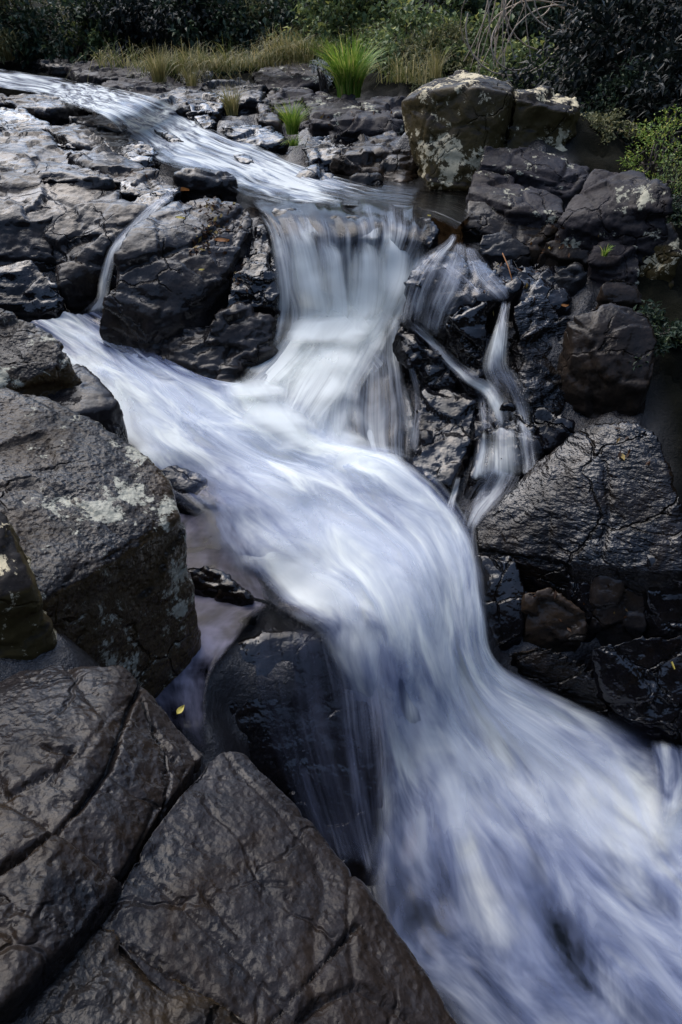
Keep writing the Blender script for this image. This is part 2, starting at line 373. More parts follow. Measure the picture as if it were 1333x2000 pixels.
def sheet(name, rows, mat, ns=10, nt=10, bump=0.03, ridge=0.012, seed=0, edge=(0.12, 0.12), ends=(0.0, 0.0), bed=0.12, lift=0.0, kind='structure', rag=0.0):
    """rows: list of rows down the flow, each a list of (u, v, z, foam) from bank to bank"""
    A = np.array([[(*P(u, v, z), f) for (u, v, z, f) in row] for row in rows])
    for row in A:
        for p in row: CONTROL.append((p[0], p[1], p[2] - bed))
    B = catmull(A, ns)                                   # along
    B = catmull(B.transpose(1, 0, 2), nt).transpose(1, 0, 2)   # across
    r, c, _ = B.shape
    V = B[:, :, :3].copy(); foam = np.clip(B[:, :, 3], 0, 1.05)
    if rag:
        j = np.arange(c); sh = rag * (1.6 * fbm(np.stack((j * 0.09, j * 0 + seed, j * 0), 1), 2, seed) + 0.8 * vnoise(np.stack((j * 0.45, j * 0 + seed, j * 0), 1), seed + 3))
        for jj in range(c): foam[:, jj] = np.interp(np.arange(r) - sh[jj], np.arange(r), foam[:, jj])
    mid = V[:, c // 2]
    s = np.concatenate(([0], np.cumsum(np.linalg.norm(np.diff(mid, axis=0), axis=1))))
    w = np.linalg.norm(np.diff(V, axis=1), axis=2).sum(1)
    tt = np.linspace(0, 1, c)
    wa = np.median(w)
    U = np.stack((np.broadcast_to(tt * wa, (r, c)), np.broadcast_to(s[:, None], (r, c))), 2) + seed * 3.7
    # normals
    ds = np.gradient(V, axis=0); dt = np.gradient(V, axis=1)
    N = np.cross(dt, ds); N /= np.linalg.norm(N, axis=2, keepdims=True) + 1e-9
    if N[:, :, 2].mean() < 0: N = -N
    uv = U.reshape(-1, 2)
    q = np.stack((uv[:, 0] * 4, uv[:, 1] * 2.2, np.zeros(len(uv))), 1)
    q2 = np.stack((uv[:, 0] * 15, uv[:, 1] * 1.3, np.zeros(len(uv))), 1)
    h = bump * fbm(q, 3, seed) + ridge * fbm(q2, 3, seed + 5)
    fade = np.minimum(1, np.minimum(tt / 0.15 + 0.25, (1 - tt) / 0.15 + 0.25))
    V = V + N * (h.reshape(r, c) * fade + lift)[:, :, None]
    e = np.ones((r, c))
    wob = 0.5 + 0.5 * fbm(np.stack((uv[:, 1] * 5, uv[:, 0] * 2, uv[:, 0] * 0), 1), 3, seed + 9).reshape(r, c)
    if edge[0]: e *= np.clip(tt / (edge[0] * (0.4 + 1.2 * wob)), 0, 1)
    if edge[1]: e *= np.clip((1 - tt) / (edge[1] * (0.4 + 1.2 * wob)), 0, 1)
    sn = np.linspace(0, 1, r)[:, None]
    if ends[0]: e *= np.clip(sn / (ends[0] * (0.5 + wob)), 0, 1)
    if ends[1]: e *= np.clip((1 - sn) / (ends[1] * (0.5 + wob)), 0, 1)
    e = e * e * (3 - 2 * e)
    idx = np.arange(r * c).reshape(r, c)
    F = np.stack((idx[:-1, :-1], idx[1:, :-1], idx[1:, 1:], idx[:-1, 1:]), 2).reshape(-1, 4)
    me = mesh_np(name, V.reshape(-1, 3), F, True, uv, {'foam': foam.ravel(), 'edge': e.ravel()})
    o = link(name, me, mat)
    o['kind'] = kind
    WATER.append(V.reshape(-1, 3))
    return o

def rows(spec):
    """[(z or list, foam or list, [(u, v)...])] -> rows"""
    out = []
    for z, f, pts in spec:
        n = len(pts)
        zs = z if isinstance(z, (list, tuple)) else [z] * n
        fs = f if isinstance(f, (list, tuple)) else [f] * n
        out.append([(u, v, zz, ff) for (u, v), zz, ff in zip(pts, zs, fs)])
    return out

# main torrent, from the left arm over the big drop and into the lower pool
TORRENT = rows([
    (-1.80, [.35, .5, .5, .45, .4, .3], [(20, 640), (60, 632), (100, 625), (130, 618), (165, 612), (195, 605)]),
    (-1.90, [.7, .75, .7, .65, .5, .35], [(110, 695), (150, 685), (185, 676), (215, 668), (245, 664), (278, 672)]),
    (-1.98, [.85, .9, .9, .85, .7, .4], [(190, 775), (240, 760), (280, 748), (320, 738), (365, 732), (430, 745)]),
    (-2.05, [.85, .95, 1, 1, .9, .6], [(215, 845), (290, 822), (350, 806), (400, 790), (460, 775), (560, 760)]),
    (-2.11, [.6, .85, 1, 1, 1, .9], [(268, 905), (350, 880), (430, 860), (500, 845), (565, 825), (665, 815)]),
    (-2.17, [.12, .5, .95, 1, 1, .9], [(315, 955), (410, 930), (500, 910), (560, 896), (625, 878), (740, 870)]),
    ([-2.22, -2.2, -2.18, -2.18, -2.18, -2.18], [.12, .5, .92, 1, 1, .9], [(370, 1010), (470, 978), (565, 950), (640, 930), (710, 908), (800, 892)]),
    ([-2.28, -2.25, -2.22, -2.2, -2.16, -2.18], [.2, .6, .92, 1, .95, .95], [(410, 1075), (520, 1028), (625, 990), (710, 960), (780, 935), (840, 930)]),
    ([-2.34, -2.28, -2.26, -2.25, -2.22, -2.26], [.45, .9, 1, .95, .85, .9], [(465, 1130), (585, 1078), (690, 1035), (770, 1005), (835, 980), (880, 985)]),
    ([-2.38, -2.32, -2.3, -2.3, -2.3, -2.34], [.6, .95, 1, .9, .8, .85], [(520, 1180), (640, 1120), (740, 1085), (820, 1055), (880, 1040), (922, 1058)]),
    ([-2.4, -2.35, -2.34, -2.36, -2.38, -2.42], [.65, .95, 1, .9, .8, .85], [(570, 1212), (690, 1170), (780, 1140), (850, 1120), (905, 1110), (938, 1125)]),
    ([-2.44, -2.42, -2.43, -2.48, -2.5, -2.54], [.4, .7, .95, .95, .85, .8], [(615, 1245), (730, 1225), (810, 1205), (870, 1190), (920, 1190), (950, 1205)]),
    ([-2.58, -2.58, -2.6, -2.64, -2.67, -2.7], [.3, .55, .8, .95, .9, .8], [(655, 1320), (755, 1305), (835, 1288), (890, 1275), (935, 1272), (968, 1280)]),
    ([-2.8, -2.8, -2.8, -2.82, -2.83, -2.84], [.35, .6, .8, .95, .95, .6], [(685, 1410), (775, 1395), (855, 1372), (920, 1352), (975, 1340), (1035, 1325)]),
    ([-3.0, -2.98, -2.97, -2.97, -2.97, -2.97], [.5, .75, .85, .9, .8, .4], [(710, 1510), (800, 1485), (885, 1460), (970, 1435), (1060, 1405), (1160, 1378)]),
    (-3.08, [.4, .55, .66, .7, .55, .3], [(722, 1610), (825, 1575), (930, 1548), (1040, 1515), (1150, 1475), (1275, 1430)]),
    (-3.14, [.33, .42, .53, .62, .55, .38], [(700, 1730), (850, 1688), (985, 1650), (1110, 1610), (1240, 1560), (1375, 1500)]),
    (-3.18, [.28, .36, .42, .53, .5, .42], [(715, 1862), (895, 1805), (1055, 1760), (1190, 1710), (1320, 1650), (1455, 1580)]),
    (-3.22, [.24, .32, .37, .47, .42, .34], [(840, 1975), (990, 1925), (1140, 1875), (1280, 1820), (1410, 1755), (1530, 1680)]),
    (-3.25, [.24, .3, .36, .42, .38, .34], [(930, 2095), (1080, 2035), (1230, 1985), (1370, 1930), (1500, 1860), (1620, 1780)]),
    (-3.3, [.4, .5, .6, .6, .6, .5], [(1040, 2260), (1200, 2200), (1350, 2140), (1500, 2080), (1640, 2000), (1760, 1920)]),
])
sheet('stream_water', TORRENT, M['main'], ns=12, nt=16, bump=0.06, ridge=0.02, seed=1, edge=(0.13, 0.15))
# loose upper skin of foam, thinner than the body below it
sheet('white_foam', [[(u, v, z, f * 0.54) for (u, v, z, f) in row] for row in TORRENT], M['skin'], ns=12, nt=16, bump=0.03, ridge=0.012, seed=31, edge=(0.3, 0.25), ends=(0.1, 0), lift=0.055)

# upper fall and the cascade under it
sheet('waterfall', rows([
    (-1.20, .03, [(478, 378), (580, 385), (670, 388), (770, 398), (855, 412)]),
    (-1.215, [0.04, 0.06, 0.02, 0.07, 0.03], [(503, 412), (590, 424), (680, 428), (770, 435), (845, 445)]),
    (-1.27, [0.22, 0.34, 0.12, 0.31, 0.15], [(530, 448), (600, 456), (690, 460), (770, 462), (838, 475)]),
    (-1.40, [0.37, 0.59, 0.46, 0.62, 0.37], [(545, 500), (610, 500), (690, 500), (760, 500), (818, 508)]),
    (-1.58, [0.37, 0.59, 0.50, 0.62, 0.43], [(552, 560), (612, 555), (690, 550), (745, 550), (795, 550)]),
    (-1.75, [0.50, 0.59, 0.56, 0.62, 0.50], [(565, 610), (622, 605), (690, 600), (740, 598), (782, 595)]),
    (-1.85, [0.56, 0.62, 0.62, 0.62, 0.43], [(556, 650), (620, 640), (690, 632), (740, 625), (785, 620)]),
    (-1.95, [0.50, 0.62, 0.62, 0.43, 0.12], [(520, 705), (600, 692), (680, 690), (730, 690), (790, 685)]),
    (-2.0, [0.46, 0.59, 0.56, 0.25, 0.15], [(465, 755), (560, 745), (650, 745), (725, 752), (800, 755)]),
    ([-2.06, -2.08, -2.1, -2.1, -2.1], [0.56, 0.46, 0.46, 0.25, 0.19], [(490, 800), (560, 808), (640, 815), (725, 818), (812, 822)]),
    ([-2.12, -2.15, -2.18, -2.18, -2.18], [0.56, 0.37, 0.37, 0.28, 0.22], [(560, 855), (600, 872), (665, 880), (735, 882), (808, 884)]),
    (-2.24, [0.56, 0.50, 0.50, 0.46, 0.31], [(620, 915), (660, 918), (710, 922), (765, 928), (815, 930)]),
]), M['fall'], ns=12, nt=18, bump=0.03, ridge=0.03, seed=2, edge=(0.1, 0.14), ends=(0.0, 0.12), rag=10)

# upper brook coming down from the far left
sheet('brook_water', rows([
    (-0.66, .5, [(-120, 150), (-100, 140), (-70, 130), (-50, 124)]),
    (-0.78, [.3, .6, .52, .4], [(-10, 172), (10, 163), (30, 152), (40, 141)]),
    (-0.86, [.5, .52, .52, .5], [(90, 192), (110, 182), (130, 168), (150, 156)]),
    (-0.72, [.6, .6, .6, .6], [(190, 228), (215, 216), (250, 202), (285, 185)]),
    (-1.0, [.25, .62, .6, .45], [(240, 272), (295, 254), (330, 238), (372, 215)]),
    (-1.05, [.2, .72, .62, .5], [(305, 318), (362, 290), (400, 270), (420, 252)]),
    (-1.11, [.15, .72, .68, .6], [(405, 352), (452, 322), (485, 302), (510, 286)]),
    (-1.16, [.1, .72, .72, .5], [(468, 385), (530, 352), (565, 335), (590, 322)]),
    (-1.19, [.3, .75, .6, .4], [(530, 402), (605, 376), (650, 362), (680, 352)]),
    (-1.195, [.1, .4, .45, .2], [(640, 408), (690, 396), (740, 386), (780, 376)]),
]), M['brook'], ns=10, nt=14, bump=0.02, ridge=0.015, seed=3, edge=(0.24, 0.24), ends=(0, 0.15), lift=0.008)

# small cascade on the left
sheet('waterfall', rows([
    (-1.115, .4, [(318, 380), (342, 370), (365, 366)]),
    (-1.16, .55, [(284, 405), (304, 402), (328, 404)]),
    (-1.24, .5, [(250, 440), (270, 440), (292, 446)]),
    (-1.33, .6, [(208, 486), (222, 482), (240, 490)]),
    (-1.50, .75, [(192, 540), (206, 540), (222, 545)]),
    (-1.68, .6, [(183, 584), (198, 584), (216, 588)]),
    (-1.79, .3, [(140, 618), (178, 616), (218, 618)]),
]), M['veil'], ns=10, nt=12, bump=0.012, ridge=0.01, seed=8, edge=(0.45, 0.45), ends=(0.08, 0.1), lift=0.012)
# slow foamy side pools
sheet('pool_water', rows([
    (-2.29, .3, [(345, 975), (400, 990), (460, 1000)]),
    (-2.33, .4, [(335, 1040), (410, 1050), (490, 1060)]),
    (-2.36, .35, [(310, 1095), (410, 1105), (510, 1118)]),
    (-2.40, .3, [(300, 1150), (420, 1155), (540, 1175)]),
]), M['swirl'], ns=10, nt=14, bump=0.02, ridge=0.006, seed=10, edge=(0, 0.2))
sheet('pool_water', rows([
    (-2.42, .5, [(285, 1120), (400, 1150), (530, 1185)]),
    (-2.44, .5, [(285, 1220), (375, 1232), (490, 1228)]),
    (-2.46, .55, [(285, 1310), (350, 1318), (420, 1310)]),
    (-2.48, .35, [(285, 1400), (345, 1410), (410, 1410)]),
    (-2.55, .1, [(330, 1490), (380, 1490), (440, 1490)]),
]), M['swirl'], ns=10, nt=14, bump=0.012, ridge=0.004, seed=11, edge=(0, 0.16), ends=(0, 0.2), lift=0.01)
# soft white spray where the streams meet
def spray(z, f, pts, seed, lift=0.07, e=0.5):
    sheet('white_spray', rows([(zz, f, row) for zz, row in zip(z, pts)]), M['spray'], ns=10, nt=12, bump=0.0, ridge=0.0, seed=seed, edge=(e, e), ends=(e, e), bed=0.25, lift=lift)
spray([-1.98, -2.05, -2.12, -2.18], 0.9, [[(410, 745), (480, 725), (560, 725)], [(420, 810), (520, 800), (600, 800)], [(470, 880), (570, 860), (650, 860)], [(520, 930), (620, 915), (700, 905)]], 21)
spray([-2.14, -2.18, -2.22, -2.26], 0.9, [[(590, 880), (680, 870), (770, 870)], [(600, 920), (700, 905), (790, 905)], [(620, 960), (730, 945), (820, 955)], [(650, 1010), (760, 985), (850, 1000)]], 22)
spray([-1.58, -1.76, -1.9, -1.99], 0.9, [[(550, 555), (680, 550), (800, 550)], [(545, 620), (670, 610), (790, 605)], [(510, 690), (640, 680), (750, 680)], [(480, 770), (620, 770), (710, 770)]], 23)
spray([-2.22, -2.28, -2.33, -2.38], 0.6, [[(340, 960), (430, 940), (540, 930)], [(370, 1020), (470, 990), (580, 980)], [(420, 1090), (520, 1050), (640, 1030)], [(470, 1170), (580, 1130), (700, 1080)]], 25, 0.05)
# inflow at the right edge of the lower pool
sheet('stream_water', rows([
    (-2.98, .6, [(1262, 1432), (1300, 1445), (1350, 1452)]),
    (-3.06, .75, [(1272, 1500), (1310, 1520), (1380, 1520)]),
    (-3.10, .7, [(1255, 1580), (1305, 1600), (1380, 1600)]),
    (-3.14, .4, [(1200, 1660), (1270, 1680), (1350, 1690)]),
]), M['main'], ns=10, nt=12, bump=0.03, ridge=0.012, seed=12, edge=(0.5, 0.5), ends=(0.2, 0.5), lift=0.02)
# still brown water of the small upper pool
sheet('pond_water', rows([
    (-1.205, 0, [(462, 392), (500, 372), (600, 345), (700, 335)]),
    (-1.205, 0, [(570, 398), (620, 385), (720, 365), (800, 345)]),
    (-1.205, 0, [(700, 405), (750, 395), (810, 375), (870, 355)]),
    (-1.205, 0, [(820, 420), (850, 410), (895, 390), (940, 360)]),
    (-1.205, 0, [(890, 450), (905, 432), (935, 408), (980, 370)]),
]), water_mat('brown_pond_water', deep=(0.13, 0.08, 0.04), rip=0.5), ns=10, nt=10, bump=0.004, ridge=0.002, seed=13, edge=(0.25, 0), bed=0.2)
# dark water under the foam of the lower pool
sheet('pool_water', rows([
    (-3.3, 0, [(560, 1600), (900, 1480), (1200, 1400), (1500, 1380)]),
    (-3.3, 0, [(520, 1820), (950, 1720), (1250, 1640), (1600, 1560)]),
    (-3.3, 0, [(700, 2150), (1000, 2060), (1300, 1960), (1700, 1800)]),
    (-3.34, 0, [(900, 2500), (1200, 2400), (1500, 2300), (1900, 2100)]),
]), water_mat('deep_pool_water', deep=(0.08, 0.09, 0.14), rip=0.4), ns=10, nt=10, bump=0.03, ridge=0.0, seed=14, edge=(0, 0), bed=0.45)

# ------------------------------------------------------------------ rocks
def hull_bm(groups):
    bm = bmesh.new()
    for pts in groups:
        vs = [bm.verts.new(p) for p in pts]
        r = bmesh.ops.convex_hull(bm, input=vs)
        bad = [g for g in r['geom_unused'] + r['geom_interior'] if isinstance(g, bmesh.types.BMVert) and g.is_valid]
        bad = list(set(bad))
        if bad: bmesh.ops.delete(bm, geom=bad, context='VERTS')
    bmesh.ops.recalc_face_normals(bm, faces=bm.faces)
    return bm

ROCKS = []
LOW = []
def rock(name, label, hulls, mat, cat='rock', group=None, voxel=0.022, amp=0.05, cell=0.35, fac=0.03, drop=0.5, cracks=(), seed=None, smooth=2, strat=0.0, fac2=0.38, micro=0.004, push=0.0, flat=2.2):
    """hulls: lists of (u, v, k) seen corners; every corner is also dropped straight down so that the rock has a body"""
    seed = len(ROCKS) * 7 + 3 if seed is None else seed
    groups = []
    for h in hulls:
        d = drop
        if isinstance(h[0], (int, float)): d, h = h[0], h[1:]
        pts = [P(*q) for q in h]
        zb = min(p[2] for p in pts) - d
        allp = [tuple(p) for p in pts] + ([(p[0], p[1] + push, zb) for p in pts] if d else [])
        groups.append(allp)
        for p in pts: CONTROL.append((p[0], p[1], p[2] - 0.16)); 
    bm = hull_bm(groups)
    me = bpy.data.meshes.new('tmp'); bm.to_mesh(me); bm.free()
    ob = bpy.data.objects.new('tmp', me); COL.objects.link(ob)
    md = ob.modifiers.new('r', 'REMESH'); md.mode = 'VOXEL'; md.voxel_size = voxel
    dg = bpy.context.evaluated_depsgraph_get(); ev = ob.evaluated_get(dg); m2 = ev.to_mesh()
    n = len(m2.vertices); V = np.empty(n * 3, np.float32); m2.vertices.foreach_get('co', V); V = V.reshape(-1, 3).astype(float)
    F = np.empty(len(m2.polygons) * 4, np.int32); m2.polygons.foreach_get('vertices', F); F = F.reshape(-1, 4)
    E = np.concatenate((F[:, [0, 1]], F[:, [1, 2]], F[:, [2, 3]], F[:, [3, 0]]))
    ev.to_mesh_clear(); bpy.data.objects.remove(ob); bpy.data.meshes.remove(me)
    deg = np.bincount(E[:, 0], minlength=n)[:, None]
    def lap(A):
        return np.stack([np.bincount(E[:, 0], weights=A[E[:, 1], k], minlength=n) for k in range(A.shape[1])], 1) / deg
    for _ in range(smooth): V = V * 0.4 + lap(V) * 0.6
    def normals(V):
        a = V[F[:, 2]] - V[F[:, 0]]; b = V[F[:, 3]] - V[F[:, 1]]
        fn = np.cross(a, b); N = np.zeros_like(V)
        for k in range(3):
            w = np.bincount(F.ravel(), weights=np.repeat(fn[:, k], 4), minlength=n); N[:, k] = w
        return N / (np.linalg.norm(N, axis=1, keepdims=True) + 1e-12)
    N = normals(V)
    for _ in range(4):
        N = lap(N)
    N /= np.linalg.norm(N, axis=1, keepdims=True) + 1e-12
    warp = np.stack([fbm(V * 1.7 + 5 * k, 2, seed + k) for k in range(3)], 1) * 0.25
    q = (V + warp * cell) / cell; q[:, 2] *= flat
    fv, fe = facets(q, seed)
    fv2, fe2 = facets(q * 2.7 + 3.3, seed + 50)
    fv = fv + fac2 * fv2
    fe = np.minimum(fe, fe2 * 2.0 + 0.02)
    d = amp * fbm(V * 1.6 / max(cell, 0.2) * 0.35, 3, seed + 1) + fac * fv + amp * 0.35 * fbm(V * 9.0, 4, seed + 2) + micro * fbm(V * 18.0, 3, seed + 4) * 1.5
    d -= fac * 0.45 * np.exp(-(fe / 0.03) ** 2)
    if strat:
        zz = V[:, 2] + 0.08 * fbm(V * 2.0, 2, seed + 3) + 0.12 * (V[:, 0] * math.sin(seed) + V[:, 1] * math.cos(seed))
        ph = zz / strat
        fr = ph - np.floor(ph)
        lay = _h(np.floor(ph).astype(np.int64), np.zeros(n, np.int64), np.zeros(n, np.int64), seed) - 0.5
        side = 1 - np.clip(N[:, 2], 0, 1)
        d += side * strat * (0.5 * lay + 0.25 * (np.abs(fr - 0.5) < 0.4) - 0.2)
    u, v = proj(V)
    front = ((V - np.array((0, 0, CZ))) * N).sum(1) < 0
    for c in cracks:
        wd, dep, line = c
        best = np.full(n, 1e9)
        wob = 9 * fbm(V * 11, 4, seed + 9)
        for (x0, y0), (x1, y1) in zip(line[:-1], line[1:]):
            L2 = (x1 - x0) ** 2 + (y1 - y0) ** 2
            tt = np.clip(((u - x0) * (x1 - x0) + (v - y0) * (y1 - y0)) / L2, 0, 1)
            best = np.minimum(best, np.hypot(u - x0 - tt * (x1 - x0), v - y0 - tt * (y1 - y0)))
        best = np.abs(best + wob)
        d -= np.where(front, dep * np.exp(-(best / wd) ** 2), 0)
    V = V + N * d[:, None]
    c0 = V.mean(0); c0[2] = V[:, 2].min()
    me = mesh_np(name, V - c0, F, True)
    o = link(name, me, M[mat] if isinstance(mat, str) else mat, loc=c0)
    tag(o, label, cat, group)
    ROCKS.append(o)
    return o

# --- foreground, lower left
rock('boulder', 'big brown-sided boulder with pale lichen at the left edge, its corner jutting over the torrent',
     [[0.75, (-150, 745, -1.36), (0, 755, -1.37), (90, 768, -1.4), (225, 848, -1.5), (292, 900, -1.57), (332, 955, -1.62), (350, 1008, -1.66),
       (262, 1062, -1.63), (170, 1120, -1.6), (80, 1168, -1.58), (-150, 1190, -1.5), (326, 1110, 2.14), (304, 1345, 2.02), (200, 1345, 1.85), (-150, 1345, 1.6)]],
     'forebrown', 'boulder', voxel=0.014, amp=0.025, cell=0.5, fac=0.014, smooth=2,
     cracks=[(5, .02, [(95, 945), (190, 1010), (260, 1062)]), (4, .012, [(200, 1015), (270, 930), (330, 880)]), (5, .012, [(0, 950), (60, 945), (120, 985)]),
             (4, .015, [(80, 1165), (180, 1105), (345, 1020)])])
rock('rock', 'small lichen-crusted block leaning on the big boulder at the left edge',
     [[0.5, (-90, 940, 1.86), (0, 985, 1.84), (22, 1010, 1.8), (42, 1075, 1.68), (66, 1145, 1.6), (0, 1165, 1.52), (-90, 1150, 1.5)]],
     'lichen', voxel=0.014, amp=0.03, cell=0.25, fac=0.015)
rock('rock', 'cracked grey slab in the lower left corner, behind the triangular slab',
     [[0.6, (-150, 1400, -1.52), (0, 1332, -1.58), (40, 1302, -1.6), (140, 1294, -1.61), (240, 1292, -1.62), (288, 1342, -1.66), (340, 1402, -1.7), (398, 1472, -1.74),
       (330, 1560, -1.66), (170, 1795, -1.52), (0, 1960, -1.42), (-200, 2000, -1.4), (-200, 1600, -1.45)]],
     'fore', voxel=0.007, amp=0.022, cell=0.45, fac=0.02, fac2=0.1, smooth=1,
     cracks=[(3, .02, [(0, 1440), (120, 1475), (145, 1470), (100, 1530), (165, 1570)]),
             (4, .04, [(300, 1300), (250, 1390), (215, 1500), (165, 1570), (90, 1640), (0, 1705)]),
             (3, .02, [(0, 1755), (50, 1780), (125, 1815)]), (3, .02, [(300, 1400), (310, 1440), (345, 1480)])])
rock('rock', 'triangular pitted grey slab in the foreground, pointing up at the torrent',
     [[0.6, (402, 1480, -1.7), (432, 1464, -1.72), (478, 1474, -1.75), (560, 1560, -1.78), (640, 1680, -1.8), (735, 1795, -1.8), (810, 1895, -1.8), (905, 2030, -1.8), (900, 2250, -1.75),
       (480, 2110, -1.62), (172, 1800, -1.56), (250, 1680, -1.6), (330, 1575, -1.66)]],
     'fore', voxel=0.007, amp=0.02, cell=0.5, fac=0.016, fac2=0.1, smooth=1,
     cracks=[(3, .03, [(690, 1820), (620, 1900), (540, 1985), (480, 2050)]), (3, .02, [(200, 1805), (300, 1870), (420, 1950), (520, 2020)]),
             (5, .012, [(400, 1740), (440, 1790), (470, 1830)]), (5, .01, [(520, 1725), (560, 1732)])])
rock('rock', 'brown-stained rounded block along the bottom edge of the picture, lower left',
     [[0.6, (-60, 2010, -1.52), (30, 1955, -1.52), (100, 1885, -1.54), (185, 1818, -1.6), (225, 1822, -1.6), (330, 1895, -1.62), (440, 1975, -1.63), (520, 2040, -1.64),
       (520, 2200, -1.6), (-60, 2300, -1.5)]],
     'forebrown', voxel=0.012, amp=0.03, cell=0.3, fac=0.015, smooth=2)
rock('rock', 'low dark wedge wedged beside the triangular slab, above the bottom edge at far left',
     [[0.5, (-80, 1770, -1.47), (60, 1770, -1.52), (135, 1808, -1.56), (165, 1815, -1.6), (90, 1890, -1.6), (0, 1960, -1.56), (-90, 2010, -1.55)]],
     'fore', voxel=0.012, amp=0.02, cell=0.3, fac=0.012)
rock('rock', 'grey rock with a broken brown end at the left edge above the big boulder',
     [[0.55, (-150, 590, -1.3), (0, 606, -1.34), (70, 632, -1.4), (118, 662, -1.44), (142, 690, -1.48), (135, 712, -1.52), (100, 735, -1.56), (0, 758, -1.56), (-150, 740, -1.5)]],
     'forebrown', voxel=0.016, amp=0.04, cell=0.25, fac=0.025, smooth=2)
rock('rock', 'smooth grey wedge between the big boulder and the torrent, left side',
     [[0.6, (80, 742, -1.62), (150, 708, -1.66), (195, 738, -1.68), (234, 782, -1.72), (214, 802, -1.74), (135, 806, -1.7), (90, 780, -1.66)]],
     'pale', voxel=0.016, amp=0.02, cell=0.3, fac=0.012)
# --- the dark wall under the drop and the rock in the side pool
rock('rock', 'dark wet wall under the big drop, veiled by thin threads of water',
     [[0.6, (395, 1330, -2.58), (425, 1262, -2.49), (515, 1225, -2.47), (600, 1222, -2.48), (720, 1245, -2.5), (735, 1330, -2.66), (735, 1450, -2.87), (735, 1570, -3.1), (760, 1720, -3.34), (775, 1800, -3.42),
       (640, 1710, -3.26), (545, 1570, -3.05), (455, 1430, -2.82), (380, 1420, -2.75)]],
     'wet', voxel=0.018, amp=0.015, cell=0.7, fac=0.008, smooth=5)
rock('rock', 'small black glistening rock in the side pool beside the big boulder',
     [[0.3, (315, 1108, -2.3), (400, 1098, -2.28), (440, 1112, -2.3), (490, 1168, -2.37), (495, 1182, -2.42), (440, 1182, -2.44), (370, 1160, -2.43), (318, 1138, -2.42)]],
     'wet', voxel=0.014, amp=0.03, cell=0.2, fac=0.02)
rock('rock', 'dark hump under thin water beside the big boulder, upstream of the side pool',
     [[0.4, (310, 920, -2.13), (340, 905, -2.12), (400, 930, -2.17), (425, 965, -2.22), (380, 1000, -2.27), (330, 990, -2.26)]],
     'wet', voxel=0.016, amp=0.03, cell=0.25, fac=0.015)
# --- middle left
rock('boulder', 'pale glossy boulder left of the upper fall, strewn with wet leaves',
     [[0.55, (240, 470, -1.24), (262, 440, -1.2), (330, 397, -1.14), (400, 385, -1.12), (470, 392, -1.14), (492, 415, -1.2), (488, 450, -1.28),
       (445, 530, -1.46), (392, 565, -1.52), (225, 505, -1.34), (232, 545, -1.45), (310, 560, -1.5)],
      [0.5, (232, 545, -1.45), (310, 555, -1.48), (395, 568, -1.53), (305, 645, -1.75), (262, 684, -1.9), (185, 640, -1.76), (198, 592, -1.6)]],
     'pale', 'boulder', voxel=0.018, amp=0.035, cell=0.5, fac=0.025,
     cracks=[(5, .04, [(490, 400), (440, 430), (390, 470), (300, 500), (240, 530)])])
rock('rock', 'wet black block between the pale boulder and the upper fall',
     [[0.6, (445, 540, -1.5), (490, 460, -1.33), (520, 440, -1.3), (545, 520, -1.45), (545, 600, -1.68), (500, 610, -1.7), (440, 590, -1.62)]],
     'wet', voxel=0.018, amp=0.04, cell=0.25, fac=0.03)
rock('rock', 'glossy dark rock shelf right at the foot of the pale boulder',
     [[0.5, (425, 610, -1.66), (470, 598, -1.66), (545, 620, -1.73), (535, 660, -1.83), (505, 700, -1.93), (430, 690, -1.88), (400, 640, -1.72)],
      [0.5, (330, 640, -1.76), (420, 625, -1.72), (480, 690, -1.9), (450, 758, -2.04), (395, 768, -2.08), (330, 738, -2.02), (275, 690, -1.95), (285, 670, -1.88)]],
     'pale', voxel=0.018, amp=0.04, cell=0.22, fac=0.028,
     cracks=[(5, .03, [(400, 760), (430, 715), (455, 680)])])
# --- upper left cluster
rock('boulder', 'large grey flat-topped boulder at the left edge above the small cascade',
     [[0.6, (-160, 330, -1.02), (0, 330, -1.03), (110, 322, -1.03), (190, 330, -1.06), (235, 365, -1.12), (228, 400, -1.2), (215, 470, -1.4), (150, 520, -1.55),
       (0, 470, -1.4), (-160, 460, -1.35), (180, 350, -1.08)],
      [0.6, (120, 400, -1.2), (225, 390, -1.18), (290, 410, -1.2), (235, 470, -1.38), (205, 540, -1.6), (120, 560, -1.62)]],
     'pale', 'boulder', voxel=0.02, amp=0.025, cell=0.6, fac=0.04, smooth=1)
rock('rock', 'pale flat ledge at the left edge in front of the flat-topped boulder',
     [[0.4, (-120, 392, -1.16), (0, 396, -1.17), (60, 388, -1.16), (132, 398, -1.19), (95, 428, -1.26), (0, 432, -1.26), (-120, 440, -1.25)],
      [0.5, (-120, 440, -1.27), (0, 440, -1.28), (95, 436, -1.3), (110, 500, -1.48), (0, 500, -1.45), (-120, 500, -1.45)]],
     'pale', voxel=0.02, amp=0.035, cell=0.4, fac=0.02)
rock('rock', 'black shadowed block at the left edge just above the left arm of the torrent',
     [[0.5, (-120, 500, -1.45), (60, 510, -1.48), (120, 560, -1.6), (110, 612, -1.76), (30, 600, -1.72), (-120, 590, -1.7)]],
     'wet', voxel=0.022, amp=0.04, cell=0.3, fac=0.03)
rock('rock', 'black step over which the small cascade runs, left of the pale boulder',
     [[0.5, (232, 400, -1.2), (300, 372, -1.12), (345, 380, -1.15), (320, 420, -1.22), (262, 455, -1.32), (228, 500, -1.42), (212, 560, -1.66), (230, 450, -1.32)]],
     'wet', voxel=0.02, amp=0.03, cell=0.25, fac=0.025)
